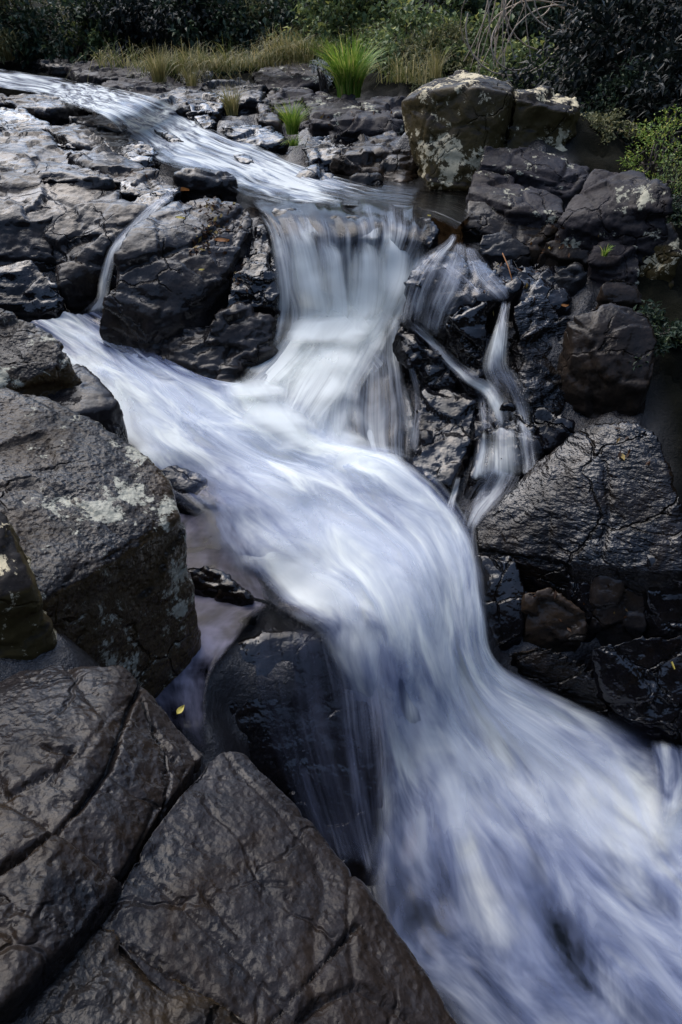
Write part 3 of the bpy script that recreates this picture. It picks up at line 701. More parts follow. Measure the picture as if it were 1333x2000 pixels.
ledges = [
    ('long thin ledge left of the brook running down towards the small cascade', [(130, 285, -0.98), (215, 296, -0.99), (300, 335, -1.06), (350, 362, -1.12), (300, 374, -1.15), (205, 348, -1.08), (150, 315, -1.02)], 'pale', .25),
    ('dark-fronted ledge at the brook edge above the pond, water passing its tip', [(345, 345, -1.05), (400, 330, -1.04), (455, 342, -1.07), (462, 350, -1.09), (420, 360, -1.1), (372, 358, -1.09)], 'pale', .16),
    ('broken ledge at the head of the small cascade', [(235, 352, -1.09), (300, 345, -1.08), (352, 368, -1.13), (330, 380, -1.16), (280, 384, -1.17), (240, 372, -1.14)], 'wet', .3),
    ('rounded dark rock left of the brook with a pale rim', [(195, 268, -0.93), (250, 260, -0.93), (308, 292, -1.0), (300, 318, -1.06), (235, 316, -1.04)], 'wet', .3),
    ('broad grey slab at the left edge sloping down below the topmost ledges', [(-160, 262, -0.93), (0, 250, -0.92), (60, 252, -0.93), (130, 290, -0.98), (215, 352, -1.08), (130, 350, -1.08), (0, 345, -1.06), (-160, 350, -1.06)], 'pale', .4),
    ('thin dark ledge at the left edge between two pale slabs', [(-60, 216, -0.87), (20, 207, -0.86), (70, 225, -0.89), (130, 262, -0.95), (145, 285, -0.99), (60, 258, -0.95), (-60, 250, -0.94)], 'wet', .25),
    ('flat pale slab beside the upper brook, its front edge undercut', [(5, 192, -0.81), (70, 180, -0.8), (140, 198, -0.84), (158, 208, -0.86), (100, 216, -0.87), (30, 208, -0.85)], 'pale', .16),
    ('narrow dark tongue of rock pointing at the brook bend', [(130, 226, -0.88), (185, 217, -0.87), (252, 246, -0.93), (240, 254, -0.95), (170, 246, -0.93)], 'grey', .2),
    ('long slab under the tongue of rock by the brook bend', [(75, 246, -0.91), (150, 240, -0.9), (235, 262, -0.94), (300, 300, -1.01), (235, 300, -1.01), (140, 276, -0.97)], 'pale', .2),
    ('small slab at the far left beside the brook top', [(-50, 185, -0.79), (5, 180, -0.79), (40, 192, -0.82), (0, 202, -0.84), (-50, 202, -0.84)], 'grey', .2),
]
for lab, pts, mt, dr in ledges:
    rock('ledge_rock', lab, [[dr] + pts], mt, 'rock ledge', 'stepped ledges along the brook', voxel=0.02, amp=0.015, cell=0.55, fac=0.045, flat=3.5, strat=0.06, smooth=1, micro=0.004)
stones = [
    ('black step in the brook with white water spilling over it', [(232, 204, -0.89), (270, 200, -0.88), (300, 208, -0.9), (296, 222, -0.94), (250, 222, -0.94)]),
    ('low black stone splitting the brook just above the bend', [(180, 176, -0.82), (212, 172, -0.81), (228, 184, -0.84), (200, 192, -0.87)]),
    ('black stone at the right edge of the brook below the bend', [(378, 226, -0.95), (408, 222, -0.94), (425, 240, -0.99), (398, 250, -1.02)]),
    ('thin black ledge lying along the left side of the brook above the bend', [(120, 186, -0.835), (165, 196, -0.855), (200, 212, -0.88), (180, 218, -0.9), (135, 205, -0.88)]),
    ('long low black stone parting the brook below the bend', [(300, 250, -0.975), (338, 258, -0.985), (362, 274, -1.01), (330, 276, -1.03)]),
    ('small black stone in the white water just before the pond', [(455, 300, -1.06), (488, 298, -1.06), (500, 312, -1.09), (470, 318, -1.11)]),
    ('dark wet lump at the left end of the fall lip', [(530, 408, -1.19), (575, 402, -1.18), (610, 425, -1.23), (590, 448, -1.29), (545, 440, -1.28)]),
    ('dark wet lump at the middle of the fall lip', [(640, 420, -1.2), (700, 416, -1.19), (735, 430, -1.22), (715, 458, -1.29), (655, 452, -1.28)]),
    ('dark wet lump at the right end of the fall lip', [(790, 422, -1.19), (840, 418, -1.18), (862, 445, -1.24), (845, 478, -1.31), (805, 462, -1.29)]),
    ('dark hump under the thin right-hand threads of the cascade', [(700, 720, -2.06), (745, 705, -2.02), (805, 745, -2.05), (815, 830, -2.16), (795, 885, -2.26), (720, 885, -2.27), (690, 790, -2.18)]),
]
for lab, pts in stones:
    rock('rock', lab, [[0.3] + pts], 'wet', 'rock', 'wet stones in the running water', voxel=0.018, amp=0.02, cell=0.3, fac=0.015, smooth=3)
# --- far side of the brook
far = [
    ('long sloping dark rock at the top left behind the brook', [(45, 95, -0.6), (100, 88, -0.58), (160, 115, -0.65), (172, 130, -0.7), (100, 130, -0.7), (40, 115, -0.66)], 'grey'),
    ('low brown shelf behind the brook, right of the sloping dark rock', [(130, 128, -0.67), (210, 115, -0.64), (290, 125, -0.67), (300, 150, -0.75), (220, 155, -0.77), (150, 145, -0.73)], 'slab'),
    ('dark cube of rock standing in the dry grass behind the brook', [(345, 138, -0.68), (400, 134, -0.67), (416, 142, -0.7), (412, 160, -0.78), (360, 163, -0.79)], 'wet'),
    ('long flat shelf of rock on the far bank under the dry grass', [(200, 158, -0.75), (300, 152, -0.74), (400, 160, -0.77), (390, 178, -0.83), (280, 185, -0.85), (200, 172, -0.8)], 'slab'),
    ('smooth shelf sloping to the brook on the far bank', [(270, 188, -0.84), (370, 172, -0.8), (420, 185, -0.84), (400, 212, -0.92), (330, 215, -0.93)], 'pale'),
    ('black block at the far edge of the brook bend', [(362, 195, -0.84), (420, 182, -0.82), (445, 195, -0.85), (430, 215, -0.93), (375, 222, -0.95)], 'wet'),
    ('cracked grey shelf on the far bank behind the small grass tuft', [(400, 165, -0.76), (470, 150, -0.73), (520, 160, -0.76), (510, 195, -0.86), (440, 200, -0.88)], 'grey'),
    ('round-backed brown rock beside the big grass clump', [(495, 148, -0.72), (540, 122, -0.64), (600, 103, -0.58), (640, 112, -0.6), (635, 160, -0.74), (560, 175, -0.8), (505, 168, -0.78)], 'slab'),
    ('brown upright slab between the two small grass tufts', [(505, 190, -0.85), (540, 172, -0.8), (560, 200, -0.88), (545, 245, -1.02), (505, 240, -1.0)], 'brown'),
    ('stacked grey ledge left of the big grass clump', [(520, 185, -0.8), (600, 170, -0.77), (650, 195, -0.83), (610, 225, -0.93), (540, 215, -0.9)], 'slab'),
    ('flat ledge of rock under the big grass clump', [(590, 195, -0.8), (690, 185, -0.78), (730, 215, -0.86), (690, 240, -0.94), (610, 235, -0.92)], 'slab'),
    ('low black rock at the brook edge left of the hanging grass', [(435, 245, -0.98), (490, 238, -0.97), (550, 255, -1.02), (560, 280, -1.1), (500, 290, -1.13), (445, 268, -1.06)], 'wet'),
    ('dark angular rock just right of the hanging grass', [(600, 262, -1.0), (650, 255, -0.99), (700, 275, -1.05), (690, 310, -1.15), (610, 318, -1.18), (590, 290, -1.1)], 'wet'),
    ('long lichened ridge running down to the pond, right of the grass clump', [(640, 232, -0.86), (690, 220, -0.84), (755, 218, -0.84), (790, 242, -0.9), (760, 262, -0.98), (660, 262, -0.98)], 'slab'),
    ('big brown wedge of rock at the back of the pond', [(650, 290, -1.0), (700, 268, -0.95), (770, 250, -0.92), (800, 290, -1.0), (818, 345, -1.2), (790, 360, -1.22), (700, 340, -1.18), (650, 312, -1.1)], 'brown'),
    ('little grey stone at the water line of the pond', [(685, 352, -1.18), (710, 338, -1.13), (738, 348, -1.17), (742, 364, -1.22), (695, 366, -1.23)], 'grey'),
    ('flat wet stone at the water line by the white water', [(572, 340, -1.15), (620, 325, -1.12), (660, 335, -1.14), (662, 358, -1.2), (600, 360, -1.2)], 'wet'),
    ('broken ledge behind the lichen boulder', [(700, 195, -0.76), (760, 180, -0.72), (800, 195, -0.77), (790, 230, -0.88), (720, 225, -0.87)], 'slab'),
]
for lab, pts, mt in far:
    rock('rock', lab, [[0.3] + pts], mt, 'rock', 'rocks on the far bank of the brook', voxel=0.022, amp=0.02, cell=0.45, fac=0.05, flat=3.0, strat=0.08, smooth=1, micro=0.004)
# --- the big lichen boulders
rock('boulder', 'big blunt boulder blotched with cream lichen behind the pond',
     [[0, (808, 178, 7.2), (850, 152, 7.3), (900, 140, 7.4), (965, 146, 7.3), (1004, 165, 7.0), (783, 205, 6.75), (830, 180, 6.6), (930, 172, 6.5), (1000, 183, 6.55),
       (795, 250, 6.7), (802, 310, 6.55), (842, 362, 6.32), (918, 368, 6.28), (962, 345, 6.4), (985, 250, 6.5), (850, 390, 6.5), (930, 390, 6.45), (1000, 330, 6.9), (860, 330, 7.3)]],
     'lichen', 'boulder', voxel=0.02, amp=0.025, cell=0.8, fac=0.03, smooth=1)
rock('boulder', 'lichen-spotted boulder right of the blunt one, a dark gap between them',
     [[0.3, (1008, 172, 7.0), (1060, 172, 7.1), (1128, 184, 7.0), (1137, 212, 6.8), (1004, 190, 6.65), (1060, 203, 6.6), (1112, 216, 6.6), (1128, 230, 6.65), (1108, 310, 6.6), (985, 310, 6.55), (990, 250, 6.6)]],
     'lichen', 'boulder', voxel=0.022, amp=0.04, cell=0.45, fac=0.04)
# --- slabs right of the pond
right = [
    ('top slab of the stepped rocks right of the pond', [(944, 284, 6.3), (1040, 286, 6.35), (1152, 324, 6.2), (1155, 345, 6.05), (1125, 362, 5.9), (1020, 335, 5.95), (935, 318, 6.05), (1110, 385, 5.85)], 'slab', .5),
    ('grey sloping slab under the top slab right of the pond', [(928, 330, -1.0), (1000, 345, -1.03), (1100, 385, -1.1), (1105, 420, -1.17), (1000, 405, -1.14), (915, 375, -1.1)], 'slab', .4),
    ('cracked brown-grey slab at the corner of the pond', [(912, 385, -1.12), (1000, 400, -1.15), (1095, 425, -1.2), (1080, 455, -1.28), (1050, 480, -1.35), (960, 450, -1.28), (905, 440, -1.26)], 'brown', .4),
    ('largest dark slab at the right, sloping down in flat plates', [(1160, 324, -0.88), (1240, 332, -0.88), (1308, 358, -0.9), (1315, 400, -1.0), (1300, 455, -1.18), (1230, 470, -1.25), (1100, 450, -1.22), (1088, 425, -1.15), (1130, 370, -1.0)], 'slab', .5),
    ('dark upright block at the right edge under the largest dark slab', [(1240, 460, -1.22), (1310, 440, -1.15), (1330, 500, -1.3), (1315, 560, -1.5), (1260, 560, -1.52), (1235, 500, -1.36)], 'lichen', .6),
    ('plate of rock with a green sprout, right of the wet steps', [(1165, 478, -1.28), (1205, 470, -1.26), (1250, 492, -1.3), (1255, 530, -1.4), (1190, 535, -1.43), (1150, 510, -1.37)], 'slab', .35),
    ('flat brown ledge left of the plate with the sprout', [(1060, 470, -1.3), (1110, 455, -1.27), (1170, 480, -1.31), (1160, 510, -1.4), (1090, 505, -1.39)], 'brown', .35),
    ('rounded tan block below the plate with the sprout', [(1172, 545, -1.42), (1205, 535, -1.4), (1250, 545, -1.42), (1262, 590, -1.54), (1225, 615, -1.62), (1180, 590, -1.55)], 'brown', .4),
    ('small upright grey stone in the wet steps', [(1085, 520, -1.4), (1130, 512, -1.38), (1148, 530, -1.42), (1110, 575, -1.56), (1082, 565, -1.54)], 'grey', .35),
    ('wet block at the pond outlet beside the thin cascade', [(940, 452, -1.27), (990, 445, -1.26), (1045, 480, -1.34), (1040, 500, -1.4), (965, 500, -1.4), (930, 478, -1.34)], 'grey', .35),
    ('smooth brown boulder on the right wall above the black overhang', [(1112, 605, -1.47), (1200, 588, -1.42), (1265, 612, -1.46), (1286, 665, -1.57), (1284, 722, -1.69), (1262, 765, -1.79), (1190, 738, -1.75), (1118, 695, -1.69), (1150, 640, -1.52)], 'brown', .3),
    ('black undercut block beneath the brown ledge', [(1130, 710, 4.0), (1262, 750, 3.85), (1245, 825, 3.75), (1150, 830, 3.85), (1110, 790, 4.0)], 'wet', .4),
]
for lab, pts, mt, dr in right:
    rock('rock', lab, [[dr] + pts], mt, 'rock', 'stepped rocks right of the pond', voxel=0.018, amp=0.018, cell=0.6 if mt == 'slab' else 0.42, fac=0.032, fac2=0.25, flat=2.5, smooth=1, micro=0.004, strat=0.05 if mt == 'slab' else 0)
# --- wet rocks of the right-hand cascades
wets = [
    ('wet dome under the thin spreading cascade right of the upper fall', [(805, 530, -1.37), (860, 490, -1.3), (940, 500, -1.33), (1010, 560, -1.43), (960, 585, -1.47), (875, 590, -1.5), (792, 595, -1.56), (785, 610, -1.64), (870, 610, -1.56)], 'wet', .4),
    ('black block hanging between the two thin cascades', [(870, 605, -1.52), (950, 585, -1.46), (960, 640, -1.6), (948, 720, -1.82), (915, 715, -1.84), (870, 660, -1.72)], 'wet', .4),
    ('black lump of rock splitting the upper fall from the thin stream', [(775, 640, -1.72), (800, 630, -1.7), (818, 655, -1.76), (855, 705, -1.86), (895, 745, -1.95), (885, 765, -2.02), (820, 755, -2.02), (775, 690, -1.9)], 'wet', .4),
    ('steel-blue shining rock face at the foot of the thin stream', [(825, 762, -2.02), (880, 755, -1.98), (935, 790, -2.02), (925, 860, -2.16), (880, 950, -2.32), (860, 968, -2.38), (800, 905, -2.28), (805, 830, -2.16)], 'wet', .4),
    ('black wall behind the lower thin fall', [(935, 770, -1.98), (1000, 790, -1.98), (1055, 820, -1.98), (1060, 900, -2.15), (1040, 930, -2.26), (920, 935, -2.28), (930, 850, -2.12)], 'wet', .4),
    ('rippled wet slab right of the narrow fall', [(1000, 590, -1.48), (1060, 570, -1.46), (1120, 620, -1.58), (1125, 720, -1.82), (1110, 790, -1.98), (1060, 830, -2.06), (1010, 780, -1.98), (990, 700, -1.8)], 'wetripple', .5),
    ('wet black steps above the narrow fall, near the red twig', [(960, 510, -1.4), (1050, 500, -1.4), (1090, 540, -1.48), (1120, 600, -1.6), (1060, 600, -1.6), (1000, 580, -1.54)], 'wet', .4),
    ('small black shelf beside the lower thin fall', [(1040, 790, -1.98), (1110, 800, -1.97), (1120, 850, -2.08), (1060, 880, -2.18), (1045, 850, -2.12)], 'wet', .35),
]
for lab, pts, mt, dr in wets:
    rock('rock', lab, [[dr] + pts], mt, 'rock', 'wet rocks between the thin cascades', voxel=0.02, amp=0.03, cell=0.3, fac=0.045, flat=1.5, smooth=1)
# --- lower right wall
wall = [
    ('great wet rippled slab filling the right wall above the lower pool', [(1050, 890, -2.05), (1150, 830, -1.85), (1240, 822, -1.76), (1290, 850, -1.78), (1312, 950, -1.95), (1345, 1020, -2.08), (1340, 1120, -2.25), (1200, 1110, -2.32), (1110, 1105, -2.36),
        (1010, 1082, -2.38), (935, 1075, -2.42), (928, 1020, -2.34), (1000, 965, -2.2)], 'wetripple', .5),
    ('dark corner block at the torrent edge under the great slab', [(930, 1075, -2.43), (1010, 1085, -2.39), (1025, 1150, -2.52), (1020, 1230, -2.7), (955, 1265, -2.78), (935, 1180, -2.6)], 'wet', .4),
    ('brown tilted block in the broken wall above the lower pool', [(1025, 1150, -2.5), (1080, 1145, -2.47), (1140, 1200, -2.56), (1150, 1240, -2.66), (1080, 1260, -2.74), (1020, 1235, -2.7)], 'brown', .4),
    ('deep black block under the great slab', [(1015, 1095, -2.44), (1110, 1108, -2.42), (1125, 1160, -2.56), (1060, 1150, -2.56)], 'wet', .3),
    ('glossy grey-blue block with a flat face in the broken wall', [(1170, 1105, -2.36), (1235, 1125, -2.37), (1268, 1165, -2.45), (1265, 1230, -2.6), (1210, 1225, -2.62), (1160, 1195, -2.57)], 'pale', .4),
    ('dark block between the brown one and the grey-blue one', [(1110, 1110, -2.4), (1170, 1112, -2.38), (1180, 1180, -2.54), (1150, 1200, -2.6), (1115, 1170, -2.55)], 'wet', .4),
    ('cracked black block at the right edge of the broken wall', [(1265, 1090, -2.25), (1345, 1080, -2.2), (1350, 1230, -2.52), (1290, 1240, -2.58), (1262, 1170, -2.44)], 'wet', .4),
    ('smooth dark hump at the water line left of the cracked base', [(985, 1268, -2.76), (1060, 1255, -2.7), (1150, 1300, -2.78), (1200, 1350, -2.9), (1190, 1400, -3.05), (1080, 1350, -2.95), (1000, 1290, -2.82)], 'wetripple', .4),
    ('jagged black base rock at the right edge by the pool', [(1150, 1260, -2.66), (1240, 1240, -2.58), (1350, 1240, -2.53), (1360, 1440, -2.98), (1280, 1425, -3.02), (1195, 1390, -2.98)], 'wet', .5),
    ('shadowed filling rock behind the broken wall', [(1060, 1130, 2.95), (1350, 1080, 2.95), (1350, 1350, 2.6), (1150, 1330, 2.65)], 'wet', .5),
]
for lab, pts, mt, dr in wall:
    big = 'great' in lab
    rock('rock', lab, [[dr] + pts], mt, 'rock', 'broken wet wall above the lower pool', voxel=0.016, amp=0.02 if big else 0.03, cell=0.5 if big else 0.32, fac=0.01 if big else 0.03, fac2=0.2, flat=1.2, smooth=1,
         cracks=[(4, .03, [(1180, 900), (1190, 1000), (1175, 1090)]), (4, .02, [(1075, 1000), (1068, 1090)]), (4, .03, [(930, 1075), (1010, 1092), (1110, 1108)])] if big else ())

# ------------------------------------------------------------------ single tongues and threads of falling water, clinging to the rock they run over
from mathutils.bvhtree import BVHTree
_bv, _bf = [], []
for o in ROCKS:
    me = o.data; n = len(me.vertices); a = np.empty(n * 3, np.float32); me.vertices.foreach_get('co', a)
    f = np.empty(len(me.polygons) * 4, np.int32); me.polygons.foreach_get('vertices', f)
    _bf.append(f.reshape(-1, 4) + sum(len(x) for x in _bv)); _bv.append(a.reshape(-1, 3) + np.array(o.location))
BVH = BVHTree.FromPolygons(np.concatenate(_bv).tolist(), np.concatenate(_bf).tolist())
def tongue(path, mat, seed=0, cling=True, lift=0.02, ns=9, nt=14, ridge=0.006, ends=(0.12, 0.2), e=0.48, skew=0.0):
    """path: (u, v, z, width in photo pixels, foam) down the stream"""
    A = []
    n = len(path)
    for i, (u, v, z, w, f) in enumerate(path):
        u0, v0 = path[max(i - 1, 0)][:2]; u1, v1 = path[min(i + 1, n - 1)][:2]
        L = math.hypot(u1 - u0, v1 - v0) + 1e-6
        px, py = (v1 - v0) / L, -(u1 - u0) / L * 0.6
        w = w * (1.3 if mat == 'strand' else 1.12); f = f * (1 if mat == 'strand' else 0.72)
        A.append([(u - px * w / 2, v - py * w / 2, z, f * 0.9), (u, v, z, f), (u + px * w / 2, v + py * w / 2, z, f * 0.9)])
    A = np.array(A, float)
    B = catmull(A, ns); B = catmull(B.transpose(1, 0, 2), nt // 2).transpose(1, 0, 2)
    r, c, _ = B.shape
    V = np.zeros((r, c, 3)); N = np.zeros((r, c, 3)); eye = Vector((0, 0, CZ))
    for i in range(r):
        for j in range(c):
            p = P(B[i, j, 0], B[i, j, 1], B[i, j, 2]); q = Vector(p)
            if cling:
                d = (q - eye); t0 = d.length; d.normalize()
                hit, nor, _, dist = BVH.ray_cast(eye, d, 40)
                if hit is not None and abs(dist - t0) < 0.3:
                    V[i, j] = hit + nor * lift; continue
            V[i, j] = p
    for _ in range(9):                       # water cuts corners: smooth down the flow
        W_ = V.copy(); W_[1:-1] = 0.5 * V[1:-1] + 0.25 * (V[:-2] + V[2:]); W_[:, 1:-1] = 0.6 * W_[:, 1:-1] + 0.2 * (W_[:, :-2] + W_[:, 2:]); V = W_
    back = np.array((0, 0, CZ)) - V; back /= np.linalg.norm(back, axis=2, keepdims=True)
    s_ = np.concatenate(([0], np.cumsum(np.linalg.norm(np.diff(V[:, c // 2], axis=0), axis=1))))
    wd = np.linalg.norm(np.diff(V, axis=1), axis=2).sum(1); wa = np.median(wd); tt = np.linspace(0, 1, c)
    U = np.stack((np.broadcast_to(tt * wa, (r, c)), np.broadcast_to(s_[:, None], (r, c))), 2) + seed * 5.31
    uv = U.reshape(-1, 2)
    h = ridge * fbm(np.stack((uv[:, 0] * 14, uv[:, 1] * 1.5, uv[:, 0] * 0), 1), 3, seed) + ridge * 1.5 * fbm(np.stack((uv[:, 0] * 3, uv[:, 1] * 5, uv[:, 0] * 0), 1), 2, seed + 3)
    V = V + back * (h.reshape(r, c) + lift * 0.6)[:, :, None]
    wob = 0.5 + 0.5 * fbm(np.stack((uv[:, 1] * 6, uv[:, 0] * 2, uv[:, 0] * 0), 1), 3, seed + 9).reshape(r, c)
    ed = np.clip(np.minimum(tt, 1 - tt)[None] / (e * (0.6 + 0.7 * wob)), 0, 1)
    j = np.arange(c); sh = (0.05 + 0.5 * np.array([_h(np.array([k // 2]), np.array([seed]), np.array([0]), 5)[0] for k in j]))
    sn = np.linspace(0, 1, r)[:, None]
    ed = ed * np.clip(sn / (ends[0] * (0.3 + 1.4 * sh))[None], 0, 1) * np.clip((1 - sn) / (ends[1] * (0.3 + 1.4 * sh[::-1]))[None], 0, 1)
    ed = ed ** 1.5 * 0.96
    idx = np.arange(r * c).reshape(r, c)
    F = np.stack((idx[:-1, :-1], idx[1:, :-1], idx[1:, 1:], idx[:-1, 1:]), 2).reshape(-1, 4)
    o = link('waterfall', mesh_np('waterfall', V.reshape(-1, 3), F, True, uv, {'foam': np.clip(B[:, :, 3], 0, 1).ravel(), 'edge': ed.ravel()}), M[mat])
    o['kind'] = 'structure'
    if not cling: WATER.append(V.reshape(-1, 3))
# upper fall: separate curtains over the lip
for k, p in enumerate([
    [(500, 400, -1.20, 24, .2), (533, 440, -1.25, 30, .5), (550, 500, -1.39, 40, .6), (560, 560, -1.56, 44, .6), (560, 620, -1.76, 60, .7), (540, 690, -1.92, 70, .5)],
    [(575, 440, -1.235, 50, .3), (592, 470, -1.29, 74, .7), (603, 520, -1.44, 86, .9), (613, 570, -1.59, 90, .95), (622, 625, -1.78, 104, .95), (600, 690, -1.92, 120, .8)],
    [(625, 462, -1.27, 40, .3), (648, 490, -1.35, 60, .6), (655, 540, -1.50, 70, .75), (660, 590, -1.67, 80, .85), (655, 632, -1.80, 90, .9), (635, 695, -1.92, 110, .8)],
    [(700, 462, -1.27, 60, .4), (715, 490, -1.35, 80, .85), (716, 540, -1.50, 84, .95), (710, 590, -1.67, 90, .95), (696, 632, -1.80, 100, 1), (670, 695, -1.92, 110, .8)],
    [(765, 450, -1.25, 50, .3), (776, 485, -1.34, 70, .85), (772, 530, -1.48, 74, .9), (760, 575, -1.62, 76, .9), (738, 622, -1.79, 80, .95), (710, 690, -1.92, 90, .7)],
    [(815, 462, -1.27, 34, .3), (818, 495, -1.37, 44, .7), (805, 535, -1.50, 48, .8), (788, 575, -1.63, 46, .75), (766, 612, -1.75, 56, .7), (740, 670, -1.88, 60, .5)],
    [(745, 410, -1.205, 30, .25), (720, 440, -1.23, 60, .45), (712, 470, -1.29, 70, .6)],
    [(590, 395, -1.2, 40, .2), (610, 430, -1.22, 60, .4), (615, 470, -1.29, 70, .5)],
]): tongue(p, 'strand', 40 + k, False, lift=0.02 + 0.008 * (k % 3), ends=(0.3, 0.35), e=0.5)
# the fan below it
for k, p in enumerate([
    [(610, 625, -1.80, 120, .95), (565, 690, -1.93, 120, .95), (515, 740, -2.0, 120, .9), (475, 795, -2.04, 120, .8)],
    [(690, 620, -1.79, 140, 1), (650, 690, -1.92, 150, 1), (615, 745, -1.98, 160, .9), (580, 805, -2.05, 130, .65), (555, 865, -2.12, 130, .7)],
    [(745, 610, -1.77, 80, .9), (712, 680, -1.91, 100, .85), (680, 740, -1.98, 90, .6), (660, 800, -2.07, 90, .55), (665, 890, -2.19, 120, .6)],
    [(700, 680, -1.91, 40, .5), (740, 705, -1.96, 60, .4), (768, 765, -2.04, 60, .4), (778, 830, -2.14, 70, .45), (788, 900, -2.22, 76, .5)],
    [(775, 615, -1.76, 30, .6), (778, 660, -1.86, 40, .35), (790, 700, -1.94, 34, .2)],
    [(640, 770, -2.02, 60, .6), (618, 830, -2.11, 60, .7), (612, 900, -2.2, 80, .8)],
    [(715, 770, -2.05, 46, .35), (722, 830, -2.14, 50, .45), (730, 910, -2.23, 70, .55)],
    [(470, 740, -2.0, 40, .5), (450, 775, -2.04, 60, .6), (430, 800, -2.06, 60, .6)],
]): tongue(p, 'strand', 60 + k, False, lift=0.03 + 0.008 * (k % 3), ends=(0.3, 0.45), e=0.5)
# thin water over the dome and the wet rocks on the right
for k, p in enumerate([
    [(888, 455, -1.235, 14, .7), (880, 475, -1.26, 24, .7), (850, 505, -1.31, 56, .5), (826, 545, -1.37, 76, .45), (812, 592, -1.5, 76, .5), (806, 645, -1.67, 70, .6)],
    [(898, 470, -1.26, 20, .6), (893, 510, -1.31, 64, .42), (872, 560, -1.38, 80, .42), (852, 612, -1.53, 62, .5), (846, 660, -1.68, 50, .5)],
    [(915, 480, -1.28, 24, .5), (932, 520, -1.32, 56, .34), (962, 560, -1.40, 64, .3), (988, 588, -1.44, 36, .4)],
    [(860, 520, -1.33, 50, .3), (905, 555, -1.38, 70, .3), (935, 585, -1.45, 60, .15)],
    [(800, 625, -1.66, 26, .6), (838, 664, -1.74, 38, .65), (880, 705, -1.82, 38, .65), (915, 735, -1.88, 42, .7), (950, 757, -1.92, 48, .85), (976, 792, -1.97, 54, .65), (988, 842, -2.02, 56, .35)],
    [(940, 765, -1.94, 30, .5), (948, 800, -1.98, 36, .45), (950, 850, -2.03, 40, .3)],
    [(986, 582, -1.41, 22, .6), (979, 640, -1.55, 34, .8), (968, 702, -1.7, 54, .85), (975, 735, -1.79, 70, .5), (1000, 775, -1.88, 60, .35)],
    [(985, 720, -1.76, 40, .5), (1012, 770, -1.87, 44, .35), (1024, 820, -1.97, 34, .6), (1028, 860, -2.03, 34, .5)],
    [(948, 840, -1.97, 30, .45), (941, 890, -2.09, 34, .5), (932, 938, -2.2, 44, .6)],
    [(985, 836, -1.97, 66, .6), (983, 885, -2.08, 72, .8), (980, 935, -2.2, 86, .85)],
    [(1026, 840, -1.97, 40, .55), (1031, 885, -2.07, 44, .6), (1036, 930, -2.19, 56, .7)],
    [(990, 915, -2.18, 90, .7), (965, 955, -2.24, 110, .45), (932, 1000, -2.3, 90, .4), (915, 1040, -2.37, 60, .3)],
    [(893, 930, -2.22, 12, .5), (883, 975, -2.27, 22, .7), (876, 1015, -2.3, 26, .6)],
    [(920, 1015, -2.32, 26, .5), (928, 1070, -2.42, 26, .55), (932, 1130, -2.5, 34, .4), (942, 1200, -2.6, 40, .35), (965, 1265, -2.75, 40, .3)],
    [(800, 700, -1.92, 16, .25), (822, 770, -2.02, 20, .35), (815, 830, -2.12, 24, .3), (805, 890, -2.24, 40, .45)],
]): tongue(p, 'veil', 80 + k, True, e=0.48)
# threads over the dark wall under the drop
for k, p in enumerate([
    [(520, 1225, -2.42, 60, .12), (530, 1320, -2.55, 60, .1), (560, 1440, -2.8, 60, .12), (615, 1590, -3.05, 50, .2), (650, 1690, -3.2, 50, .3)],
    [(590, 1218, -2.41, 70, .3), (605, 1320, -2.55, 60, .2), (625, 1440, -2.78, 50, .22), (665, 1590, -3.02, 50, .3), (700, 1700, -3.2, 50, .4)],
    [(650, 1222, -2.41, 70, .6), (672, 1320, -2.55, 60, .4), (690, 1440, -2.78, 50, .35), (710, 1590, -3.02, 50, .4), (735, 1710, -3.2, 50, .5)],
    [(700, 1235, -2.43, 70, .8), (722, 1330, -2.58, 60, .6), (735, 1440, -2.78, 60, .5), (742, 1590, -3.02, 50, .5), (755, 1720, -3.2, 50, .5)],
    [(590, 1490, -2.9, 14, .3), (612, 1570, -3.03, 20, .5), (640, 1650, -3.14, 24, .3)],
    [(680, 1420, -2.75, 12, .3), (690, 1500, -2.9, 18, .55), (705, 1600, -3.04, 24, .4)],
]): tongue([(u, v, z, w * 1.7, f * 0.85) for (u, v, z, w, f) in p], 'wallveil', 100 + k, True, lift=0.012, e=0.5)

# ------------------------------------------------------------------ ground: one sheet, fine near the stream, out to the added gorge sides
MANUAL = [(-300, 95, -0.62), (0, 110, -0.66), (300, 125, -0.7), (550, 95, -0.6), (760, 150, -0.72), (900, 120, -0.62), (1160, 200, -0.85), (1250, 260, -1.05), (1340, 330, -1.1),
          (1360, 480, -1.9), (1400, 650, -2.3), (1400, 800, -2.5), (1420, 1000, -2.7), (-300, 300, -1.1), (-300, 480, -1.6), (-300, 700, -1.9), (-400, 900, -2.1), (-400, 1250, -2.2),
          (-300, 1700, -2.1), (200, 2300, -2.2), (700, 2500, -2.4), (1500, 1450, -3.0), (1700, 1600, -3.1)]
for u, v, z in MANUAL: CONTROL.append(tuple(P(u, v, z)))
CONTROL += [(-4, 0, 1.3), (-4, 3, 1.4), (-6, 6, 2.2), (-8, 10, 2.6), (-10, 14, 2.9), (0, 16, 2.9), (4, 14, 2.8), (5, 10, 2.6), (5.5, 7, 2.3), (4, 5, 1.2), (3.5, 3, .6), (4.5, 2, .7),
            (3, 0, -.2), (3, -2, -.3), (0, -2, .6), (-3, -3, 1)]
C_ = np.array(CONTROL)
def axis(a, b, st, far):
    core = list(np.arange(a, b + 1e-6, st)); s = st; x = b; hi = []
    while x < far: s *= 1.22; x += s; hi.append(x)
    s = st; x = a; lo = []
    while x > -far: s *= 1.22; x -= s; lo.append(x)
    return np.array(lo[::-1] + core + hi)
gx = axis(-7, 5.0, 0.04, 260); gy = axis(-0.5, 15, 0.04, 260)
